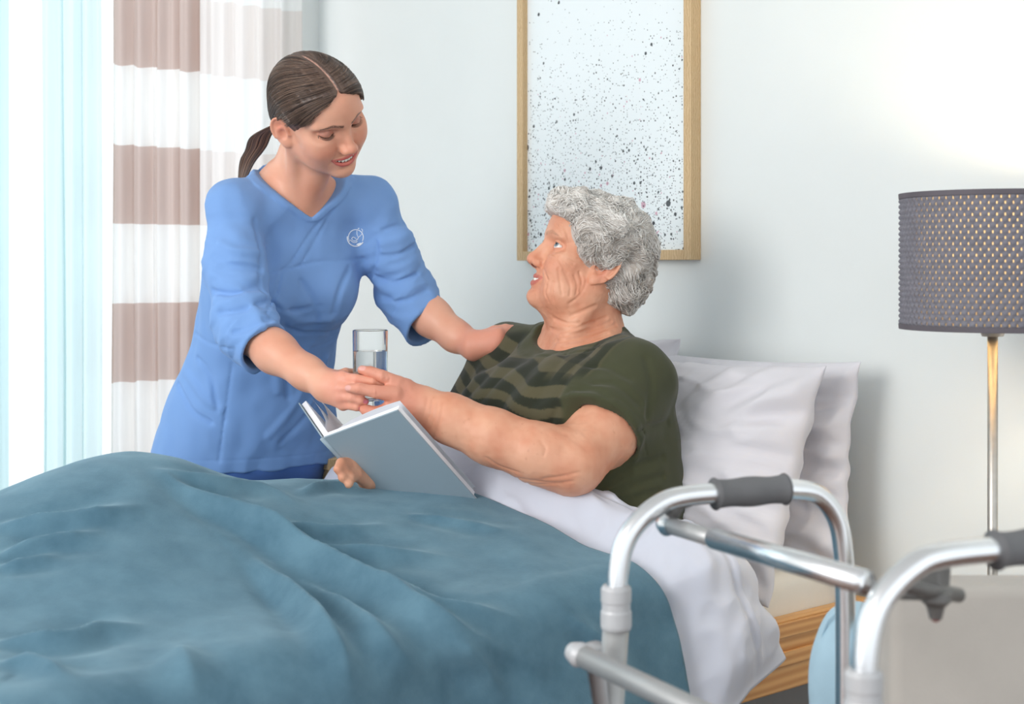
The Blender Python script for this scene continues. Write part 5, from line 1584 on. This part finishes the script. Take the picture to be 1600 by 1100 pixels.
LPn = [px_chain([(742, 538, 2.815, .0245), (778, 522, 2.800, .0115)]), px_chain([(742, 539, 2.815, .024), (778, 529, 2.797, .0122)]), px_chain([(742, 541, 2.815, .023), (775, 536, 2.795, .012)]), px_chain([(742, 543, 2.815, .022), (768, 544, 2.795, .0105)])]
LFn = [px_chain([(778, 521, 2.800, .0105), (802, 516, 2.826, .0088), (818, 520, 2.870, .0077), (830, 526, 2.90, .0064)]),
       px_chain([(778, 528, 2.797, .0106), (803, 522, 2.826, .0088), (820, 528, 2.880, .0077), (836, 540, 2.912, .0064)]),
       px_chain([(775, 535, 2.795, .0102), (798, 532, 2.832, .0086), (813, 541, 2.885, .0076), (828, 552, 2.918, .0062)]),
       px_chain([(768, 543, 2.795, .0092), (788, 545, 2.85, .0078), (800, 553, 2.905, .007), (810, 560, 2.912, .0056)]),
       px_chain([(752, 528, 2.815, .0135), (772, 517, 2.815, .0105), (790, 513, 2.825, .0088), (804, 514, 2.835, .0070)])]
def neck_n(P):
    d = f_cone(P, HN.w((-0.018, 0, -0.055)), NN - EZ * 0.01, 0.047, 0.052)
    d = smin(d, f_cone(P, HN.w((0.020, 0, -0.085)), tb.point(0.90, 0.045, 0.0), 0.026, 0.030), 0.03)
    d = smin(d, f_chain(P, [SRn + EZ * 0.004, NN - EZ * 0.037, SLn + EZ * 0.004], [0.026, 0.045, 0.026]), 0.04)
    # tendons and collar bones
    d = smin(d, f_chain(P, [HN.w((-0.01, -0.055, -0.045)), tb.point(0.93, 0.055, -0.012)], [0.011, 0.010]), 0.018)
    d = smin(d, f_chain(P, [HN.w((-0.01, 0.055, -0.045)), tb.point(0.93, 0.055, 0.012)], [0.011, 0.010]), 0.018)
    for sg in (-1, 1):
        d = smin(d, f_chain(P, [tb.point(0.895, 0.062, 0.018 * sg), tb.point(0.92, 0.04, 0.09 * sg)], [0.010, 0.009]), 0.02)
    return d
nlegs = [([NH + tb.l * 0.085 * s - EZ * 0.02, NH + tb.l * 0.09 * s + np.array([-0.03, 0.10, -0.36]), NH * np.array([1, 1, 0]) + tb.l * 0.09 * s + np.array([-0.02, 0.10, 0.05])], [.075, .056, .04]) for s in (-1, 1)]
nurse_parts = [head_part(HN, KN), Part(neck_n, NN, 0.33, 0.025), Part(lambda P: tb(P), NH + (NN - NH) * 0.4, 0.42, 0.04),
    Part(lambda P: f_chain(P, *RAn, 0.02), RAn[0][2], 0.30, 0.03), Part(lambda P: f_chain(P, *LAn, 0.02), LAn[0][2], 0.32, 0.03),
    Part(lambda P: hand_field(P, None, RPn, RFn, 0.006), Wp(552, 610, 2.47), 0.12, 0.012), Part(lambda P: hand_field(P, None, LPn, LFn, 0.006), Wp(785, 532, 2.85), 0.13, 0.012)]
for pts, rad in nlegs:
    nurse_parts.append(Part(lambda P, pts=pts, rad=rad: f_chain(P, pts, rad, 0.03), pts[1], 0.5, 0.04))
base_n = union(nurse_parts)
kn = [[(538, 584), (541, 589), (540, 594)], [(523, 599), (527, 606), (526, 612)], [(551, 588), (552, 593), (551, 598)], [(550, 617), (551, 622), (550, 626)]]
field_n = union(nurse_parts, [crease_mod(trace_lines(base_n, kn, 3), 0.0008, 0.0016)])
Vn, Fn = build_pieces(field_n, [
    ((-0.565, 2.49, 1.06), (-0.255, 2.93, 1.37), 0.0017, 1),
    ((-0.52, 2.42, 0.755), (-0.20, 2.68, 0.945), 0.0018, 1),
    ((-0.26, 2.73, 0.82), (0.07, 2.99, 1.02), 0.0024, 1),
    ((-0.86, 2.55, 0.0), (-0.18, 3.22, 1.20), 0.009, 1)])
P32 = Vn.astype(np.float32); Ln = HN.to(P32)
Cn = np.tile(lin((232, 178, 152)), (len(Vn), 1)).astype(np.float32)
Cn = mixc(Cn, lin((214, 146, 118)), np.clip(0.35 + 0.4 * fbm(P32 * 16, 2), 0, 0.7))
Cn = head_colours(Ln, Cn, KN)
for c_, r_ in ((Wp(545, 610, 2.46), 0.05), (Wp(770, 530, 2.82), 0.07)):
    Cn = mixc(Cn, lin((224, 150, 130)), (1 - sstep(r_ * 0.5, r_ * 1.4, np.linalg.norm(Vn - c_, axis=1))) * 0.55)
Cn = nail_colour(Vn, Cn, [(RFn[2][0][-1], RFn[2][0][-2], vdir, .0072), (RFn[3][0][-1], RFn[3][0][-2], vdir, .0066)], (206, 128, 146))
nurse = empty('person', NH * np.array([1, 1, 0]))
tag(nurse, 'young nurse with dark ponytail in blue tunic leaning over the bed', 'person')
m_skin_n = skin_mat('young_skin', 0.20, 0.45, 0.08, 900)
np_mesh('body', Vn, Fn, m_skin_n, nurse, Cn)
teeth(nurse, HN, KN)
# lashes
m_lash = plain('lash', (28, 20, 18), 0.6)
for sd in (-1, 1):
    ll_ = []
    for k in range(26):
        t_ = -1.1 + 2.2 * k / 25; y = 0.0142 * t_; z = -0.0062 * (1 - 0.75 * t_ * t_)
        r_ = math.sqrt(max(0.0142 ** 2 - y * y - z * z, 1e-6))
        p0 = np.array([0.0700 + r_, 0.0315 + y, -0.001 + z]); out = np.array([0.9, 0.45 * t_, -0.35]); out /= np.linalg.norm(out)
        pts = [p0, p0 + out * 0.0035 + np.array([0, 0, -0.0005]), p0 + out * 0.0070 + np.array([0, 0, 0.0006])]
        ll_.append(HN.wl([(a[0], a[1] * sd, a[2]) for a in pts]))
    strands_mesh('eyelashes', ll_, 0.00045, m_lash, nurse)

# tunic ------------------------------------------------------------------
tt = Loft(NH, NN, NFW, [(-.55, .205, .155, 0), (-.25, .196, .148, 0), (0, .178, .132, 0), (.22, .150, .114, 0), (.42, .146, .116, .004), (.6, .156, .122, .012), (.78, .150, .100, .006), (.92, .104, .074, 0), (1.02, .066, .060, 0)], 2.2)
RS = px_chain([(366, 328, 2.71, .046), (366, 410, 2.675, .052), (383, 510, 2.632, .052), (432, 566, 2.57, .052)])
LS = px_chain([(578, 320, 2.885, .046), (606, 390, 2.90, .051), (634, 458, 2.915, .053), (682, 532, 2.875, .053)])
rc = Wp(409, 552, 2.595); rn = RAn[0][4] - RAn[0][2]; rn /= np.linalg.norm(rn); rn = rn * 0.75 + (RS[0][3] - RS[0][2]) / np.linalg.norm(RS[0][3] - RS[0][2]) * 0.25; rn /= np.linalg.norm(rn)
lc_ = Wp(661, 515, 2.89); ln_ = LAn[0][4] - LAn[0][2]; ln_ /= np.linalg.norm(ln_)
def sleeve(P, S, A, c, n):
    d = f_chain(P, S[0], S[1], 0.03)
    ax = ((P - c.astype(np.float32)) @ n.astype(np.float32)).astype(np.float32)
    d = smax(d, ax, 0.003)
    return d, ax
def tunic_raw(P):
    d = tt(P)
    d = smin(d, f_chain(P, [SRn + EZ * 0.004, NN - EZ * 0.045, SLn + EZ * 0.004], [0.046, 0.060, 0.046]), 0.035)
    for sg in (-1, 1):
        d = smin(d, f_ell(P, tt.point(0.60, 0.075, 0.068 * sg), (0.062, 0.062, 0.062)), 0.05)
    s1, _ = sleeve(P, RS, RAn, rc, rn); s2, _ = sleeve(P, LS, LAn, lc_, ln_)
    d = smin(d, s1, 0.034); d = smin(d, s2, 0.034)
    return smax(d, (0.600 - P[:, 2]).astype(np.float32), 0.004)
tu_parts = [Part(tunic_raw, NH + (NN - NH) * 0.5, 0.75, 0.01)]
base_t = union(tu_parts)
A0 = trace(base_t, [487], [341])[0]; ta, xa, ya = [float(v[0]) for v in tt.local(A0[None].astype(np.float32))]
slL = (-0.074 - ya) / (1.0 - ta); slR = (0.074 - ya) / (1.0 - ta)
def vneck(P):
    t, x, y = tt.local(P); u = t - ta
    yl_ = np.maximum(slL * u + ya, -0.10); yr_ = np.minimum(slR * u + ya, 0.10)
    w = np.maximum(yl_ - y, y - yr_)
    w = np.where(u < 0, np.maximum(w, -u * tt.L), w)
    return np.maximum(w * 0.8, -(x + 0.055)).astype(np.float32)
def tunic_cut(P, d):
    vn = vneck(P); tq, xq, yq = tt.local(P)
    d = smax(d, -vn, 0.003)
    d = d - 0.0026 * sstep(-0.001, 0.001, vn) * (1 - sstep(0.0165, 0.0185, vn)) * (np.abs(d) < 0.015) * (tq > ta - 0.01)
    for S, A, c, n in ((RS, RAn, rc, rn), (LS, LAn, lc_, ln_)):
        ax = ((P - c.astype(np.float32)) @ n.astype(np.float32))
        inner = f_chain(P, S[0], [r - 0.009 for r in S[1]], 0.03)
        hol = smax(inner, -(ax + 0.045), 0.003)
        d = smax(d, -hol.astype(np.float32), 0.002)
        on = (np.abs(f_chain(P, S[0], S[1], 0.03)) < 0.01)
        d = d + on * (0.0012 * np.exp(-((ax + 0.045) / 0.0015) ** 2) - 0.0010 * np.exp(-((ax + 0.040) / 0.0025) ** 2))
    hz = P[:, 2]
    return d + 0.0010 * np.exp(-((hz - 0.628) / 0.0014) ** 2) * (np.abs(d) < 0.01)
seam = [[(500, 345), (478, 375), (452, 412), (440, 422)], [(545, 268), (520, 325), (492, 378), (468, 416)], [(415, 428), (450, 420), (490, 410), (530, 407), (568, 404)],
        [(296, 512), (325, 535), (362, 545)], [(486, 545), (505, 540), (521, 531)], [(440, 425), (432, 455), (415, 490)], [(366, 545), (356, 620), (345, 700), (342, 722)], [(425, 262), (455, 300), (485, 338)]]
fold_d = [[(398, 345), (408, 400), (405, 440), (418, 470)], [(333, 400), (360, 415), (400, 420)], [(335, 455), (365, 460), (405, 448)], [(345, 490), (380, 485), (418, 470)], [(368, 520), (395, 512), (425, 498)],
          [(420, 470), (450, 485), (500, 480)], [(430, 500), (470, 520), (518, 520)], [(410, 500), (440, 560), (450, 620)], [(470, 440), (490, 470), (495, 500)], [(545, 420), (530, 455), (522, 490)],
          [(600, 360), (625, 352), (640, 345)], [(595, 400), (620, 398), (645, 385)], [(585, 430), (610, 440), (650, 430)], [(600, 465), (630, 470), (665, 455)], [(570, 445), (585, 420), (590, 380)],
          [(280, 600), (300, 640), (330, 660)], [(500, 620), (470, 660), (440, 690)], [(310, 560), (330, 590), (340, 640)], [(450, 560), (480, 600), (500, 650)]]
fold_r = [[(345, 380), (370, 392), (402, 395)], [(335, 430), (365, 440), (405, 433)], [(340, 473), (375, 473), (415, 460)], [(430, 470), (465, 500), (515, 500)], [(395, 480), (425, 540), (435, 610)],
          [(595, 380), (620, 376), (642, 365)], [(590, 415), (620, 420), (648, 408)], [(595, 450), (625, 455), (660, 442)], [(290, 580), (318, 620), (345, 640)], [(480, 590), (455, 640), (420, 680)], [(510, 560), (500, 600), (480, 640)]]
def sleeve_wr(P, d):
    near = np.abs(d) < 0.014
    if not near.any(): return d
    Q = P[near]; d = d.copy(); g = np.zeros(len(Q), np.float32)
    for S in (RS, LS):
        m = 1 - sstep(0.0, 0.02, f_chain(Q, S[0], S[1], 0.03))
        if not m.any(): continue
        ax_ = (S[0][2] - S[0][0]); ax_ = ax_ / np.linalg.norm(ax_)
        t = (Q - S[0][0].astype(np.float32)) @ ax_.astype(np.float32); tn = t / np.linalg.norm(S[0][2] - S[0][0])
        w = Q * 9.0; w = w + (ax_.astype(np.float32) * 24.0)[None] * t[:, None]
        rd = np.maximum(1 - np.abs(perlin(w)) * 3.0, 0)
        g += m * rd * (0.35 + 0.65 * sstep(0.2, 0.9, tn)) * (1 - sstep(1.15, 1.3, tn))
    body = np.maximum(1 - np.abs(perlin(Q * np.array([9, 9, 5], np.float32) + 21)) * 3.2, 0)
    d[near] -= 0.0048 * g + 0.0022 * body
    return d
tl_ = lambda L_, n: trace_lines(base_t, L_, n)
mods_t = [crease_mod(tl_(fold_r, 5), -0.0060, 0.0080), crease_mod(tl_(fold_d, 5), 0.0060, 0.0055), crease_mod(tl_(seam[2:7], 6), 0.0036, 0.0028), crease_mod(tl_(seam[:2], 6), 0.0036, 0.0026),
          Part(lambda P, d: np.where(np.abs(d) < 0.02, d + 0.0045 * perlin(P * np.array([11, 11, 7], np.float32)) + 0.0030 * perlin(P * np.array([30, 30, 18], np.float32) + 5), d).astype(np.float32), NH, 5.0),
          Part(lambda P, d: sleeve_wr(P, d), NH, 5.0), Part(tunic_cut, NH, 5.0)]
field_t = union(tu_parts, mods_t)
Vt, Ft = build_pieces(field_t, [((-0.83, 2.47, 0.585), (-0.12, 3.20, 1.26), 0.0033, 1)])
m_tunic = fabric('blue_uniform_cotton', (122, 160, 214), weave=1000, wstr=0.12, sheen=0.1, var=0.015, nscale=5)
tun = np_mesh('tunic', Vt, Ft, m_tunic, nurse)
# white line emblem on the chest
m_white_ink = plain('white_print', (240, 244, 250), 0.6, var=0.0)
ex, ey, er = 556.0, 371.5, 13.0
def arc(cx, cy, rx, ry, a0, a1, n=24, rot=0.0):
    o = []
    for k in range(n + 1):
        a = math.radians(a0 + (a1 - a0) * k / n); x, y = rx * math.cos(a), -ry * math.sin(a)
        o.append((cx + x * math.cos(rot) - y * math.sin(rot), cy + x * math.sin(rot) + y * math.cos(rot)))
    return o
embl = [(arc(556, 370.8, 11.7, 12.0, -28, 215, 30), 0.0009), (arc(555.8, 371.6, 13.2, 13.3, 170, 330, 26), 0.0012), ([(557.6, 360), (557.8, 366), (559, 369.5), (560.2, 370.6)], 0.0006), ([(566, 364.8), (563.6, 368), (560.2, 370.6)], 0.0006),
        ([(560.2, 370.6), (558.6, 374), (556.5, 376.2), (553.5, 376.6), (550.6, 375.2), (549.5, 372.8), (550.6, 370.8), (552.6, 370.6), (555.2, 372), (557, 374.4)], 0.0007),
        ([(547.2, 375.2), (550, 377.6), (553.6, 379.2), (557, 378.4), (558.4, 377.2)], 0.0008), ([(547.0, 375.0), (547.6, 375.6)], 0.0013), ([(557, 382.4), (560.5, 380.8), (563.4, 379.8)], 0.0011), ([(558.5, 383), (562, 382), (565, 379.8)], 0.0011), ([(559.2, 357.6), (561.4, 356.4)], 0.0008), ([(564.6, 357.4), (566.4, 359.4), (566.4, 363)], 0.0007)]
for pts, r_ in embl:
    q = trace(field_t, [p[0] for p in pts], [p[1] for p in pts], 2.4)
    tube('emblem_line', q, r_, m_white_ink, tun, 6)

# trousers and shoes (behind the bed)
def trousers(P, cen=None, rad=0):
    d = None
    for pts, r_ in nlegs:
        e = f_chain(P, pts, [a + 0.014 for a in r_], 0.03); d = e if d is None else smin(d, e, 0.03)
    d = smin(d, f_ell(P, NH - EZ * 0.06, (0.15, 0.11, 0.12), np.stack([tb.l, np.cross(EZ, tb.l), EZ], 1)), 0.05)
    d = smax(d, 0.06 - P[:, 2], 0.004); d = smax(d, P[:, 2] - 0.612, 0.004)
    return (d + 0.003 * perlin(P * 14)).astype(np.float32)
Vp, Fp = polygonise(trousers, (-0.86, 2.70, 0.03), (-0.24, 3.35, 0.74), 0.007)
m_trs = fabric('blue_trousers', (78, 116, 184), weave=1000, wstr=0.12, var=0.02)
np_mesh('trousers', relax(Vp, Fp, 1), Fp, m_trs, nurse)
m_shoe = plain('white_shoe', (232, 232, 230), 0.5)
for pts, r_ in nlegs:
    a_ = pts[-1] * np.array([1, 1, 0])
    def shoe(P, cen=None, rad=0, a_=a_):
        d = f_cone(P, a_ + EZ * 0.04, a_ + NFW * 0.15 + EZ * 0.032, 0.044, 0.036)
        return smax(d, -P[:, 2] + 0.001, 0.004)
    Vq, Fq_ = polygonise(shoe, a_ - 0.1, a_ + np.array([0.22, 0.12, 0.12]) - np.array([0, 0.0, 0]), 0.006) if False else polygonise(shoe, a_ + np.array([-0.1, -0.24, -0.02]), a_ + np.array([0.2, 0.1, 0.12]), 0.006)
    np_mesh('shoe', Vq, Fq_, m_shoe, nurse)

# hair: parted in the middle, drawn back to a low ponytail ---------------------
knot = np.array([-0.082, 0.0, -0.072])
def hair_n_raw(L):
    S = np.stack([L[:, 0], np.abs(L[:, 1]), L[:, 2]], 1)
    d = f_ell(L, (-0.004, 0, 0.022), (0.0985, 0.0785, 0.0820))
    d = smin(d, f_ell(L, (0.028, 0, 0.036), (0.067, 0.062, 0.056)), 0.03)
    d = smin(d, f_ell(L, (-0.046, 0, -0.028), (0.054, 0.062, 0.052)), 0.03)
    d = smin(d, f_ell(S, (0.020, 0.052, 0.008), (0.032, 0.0235, 0.042)), 0.02)
    return d
def hair_n(P, cen=None, rad=0):
    L = HN.to(P); S = np.stack([L[:, 0], np.abs(L[:, 1]), L[:, 2]], 1)
    d = hair_n_raw(L)
    ay = S[:, 1]
    line = L[:, 2] - L[:, 0] + 0.78 * ay - 4.5 * np.maximum(ay - 0.045, 0) ** 2 * 10 + 0.004 - 0.016 * np.exp(-((ay - 0.042) / 0.016) ** 2)
    d = smax(d, -line * 0.62, 0.004)
    d = smax(d, -f_ell(S, (0.004, 0.086, -0.014), (0.021, 0.030, 0.031)), 0.006)
    low = L[:, 2] + 0.030 + 0.55 * np.clip(-L[:, 0] - 0.02, 0, 0.08)
    d = smax(d, -low * 0.9, 0.008)
    gr = np.exp(-(ay / 0.0022) ** 2) * sstep(-0.04, -0.01, L[:, 0]) * (L[:, 2] > 0.03)
    d = d + 0.0030 * gr
    # combed grooves that run towards the knot
    v = L - knot.astype(np.float32); az = np.arctan2(v[:, 1], v[:, 2] + 0.4 * v[:, 0]); rr = np.sqrt((v * v).sum(1))
    g = perlin(np.stack([az * 26, rr * 9, np.zeros_like(az)], 1)) + 0.6 * perlin(np.stack([az * 60, rr * 12, np.ones_like(az) * 3], 1))
    return (d + 0.0016 * g).astype(np.float32)
hc = HN.w((-0.01, 0, 0.02))
Vh, Fh = polygonise(hair_n, hc - 0.16, hc + 0.16, 0.0023)
Lh3 = HN.to(Vh.astype(np.float32))
v = Lh3 - knot; az = np.arctan2(v[:, 1], v[:, 2] + 0.4 * v[:, 0])
Ch = np.tile(lin((74, 56, 48)), (len(Vh), 1)).astype(np.float32)
gz = perlin(np.stack([az * 40, np.linalg.norm(v, axis=1) * 10, np.zeros_like(az)], 1)); Ch = mixc(Ch, lin((116, 92, 78)), np.clip(0.25 + gz, 0, 0.8))
prt = (1 - sstep(0.0010, 0.0019, np.abs(Lh3[:, 1]))) * sstep(-0.035, -0.02, Lh3[:, 0]) * (Lh3[:, 2] > 0.03)
Ch = mixc(Ch, lin((205, 158, 140)), prt * 0.75)
m_hair_n = hair_mat('dark_brown_hair', 0.42, 0.55)
hn_o = np_mesh('hair', Vh, Fh, m_hair_n, nurse, Ch)
ns_ = 4200
idx = rng.choice(len(Vh), ns_ * 2); Lr = HN.to(Vh[idx].astype(np.float32))
ok = (np.abs(Lr[:, 1]) > 0.004) & (np.linalg.norm(Lr - knot, axis=1) > 0.04)
rt = Vh[idx][ok][:ns_].astype(np.float32); ns_ = len(rt)
kw_ = HN.w(knot).astype(np.float32)
def flow_n(P, k):
    L = HN.to(P); d = (kw_ - P); d /= np.linalg.norm(d, axis=1)[:, None]
    sd = np.sign(L[:, 1])[:, None] * HN.R[:, 1][None] * (np.exp(-(np.abs(L[:, 1]) / 0.03) ** 2) * sstep(-0.02, 0.05, L[:, 0]))[:, None]
    return (d + 1.1 * sd).astype(np.float32)
lf = np.tile(rng.uniform(-0.0004, 0.0014, ns_).astype(np.float32)[:, None], (1, 14))
def hair_n_s(P):
    return (hair_n_raw(HN.to(P)) * HN.s).astype(np.float32)
ln = grow(hair_n_s, rt, flow_n, 14, 0.0055, lf)
near = np.linalg.norm(ln - kw_, axis=2)
cv = hair_n(ln.reshape(-1, 3)).reshape(ln.shape[:2])
near = np.where(cv > 0.0045, 0.0, near)
lines = []
for i in range(ns_):
    stop = np.where(near[i] < 0.026)[0]; e = stop[0] if len(stop) else ln.shape[1]
    if e >= 4: lines.append(ln[i, :e])
cl = [lin((52, 38, 33)) * (1 - a) + lin((150, 122, 104)) * a for a in rng.uniform(0, 1, len(lines)) ** 1.6]
_hs = strands_mesh('hair_strands', lines, 0.00042, m_hair_n, nurse, 3, cl)
_hs['kind'] = 'stuff'
# ponytail
pt = catmull([HN.w(knot + np.array([0.012, 0, 0.01])), HN.w(knot + np.array([-0.018, 0.0, -0.008])), Wp(412, 208, 2.80), Wp(400, 232, 2.83), Wp(386, 256, 2.845), Wp(376, 290, 2.85)], 8)
tl2 = []
tgt = np.array(pt)
for k in range(420):
    a, r_ = rng.uniform(0, 6.28), math.sqrt(rng.uniform(0, 1))
    prof = np.interp(np.linspace(0, 1, len(tgt)), [0, 0.15, 0.35, 0.7, 1.0], [0.016, 0.014, 0.022, 0.021, 0.008])
    o1 = np.array([math.cos(a), 0.35 * math.sin(a), 0.25 * math.cos(a)]); o1 = o1 * r_
    tl2.append(tgt + prof[:, None] * o1[None] + 0.0015 * np.sin(np.linspace(0, 5, len(tgt)) + a)[:, None])
cl = [lin((52, 38, 33)) * (1 - a) + lin((132, 102, 82)) * a for a in rng.uniform(0, 1, len(tl2)) ** 1.4]
_pt = strands_mesh('ponytail', tl2, 0.0016, m_hair_n, nurse, 4, cl)
_pt['kind'] = 'stuff'
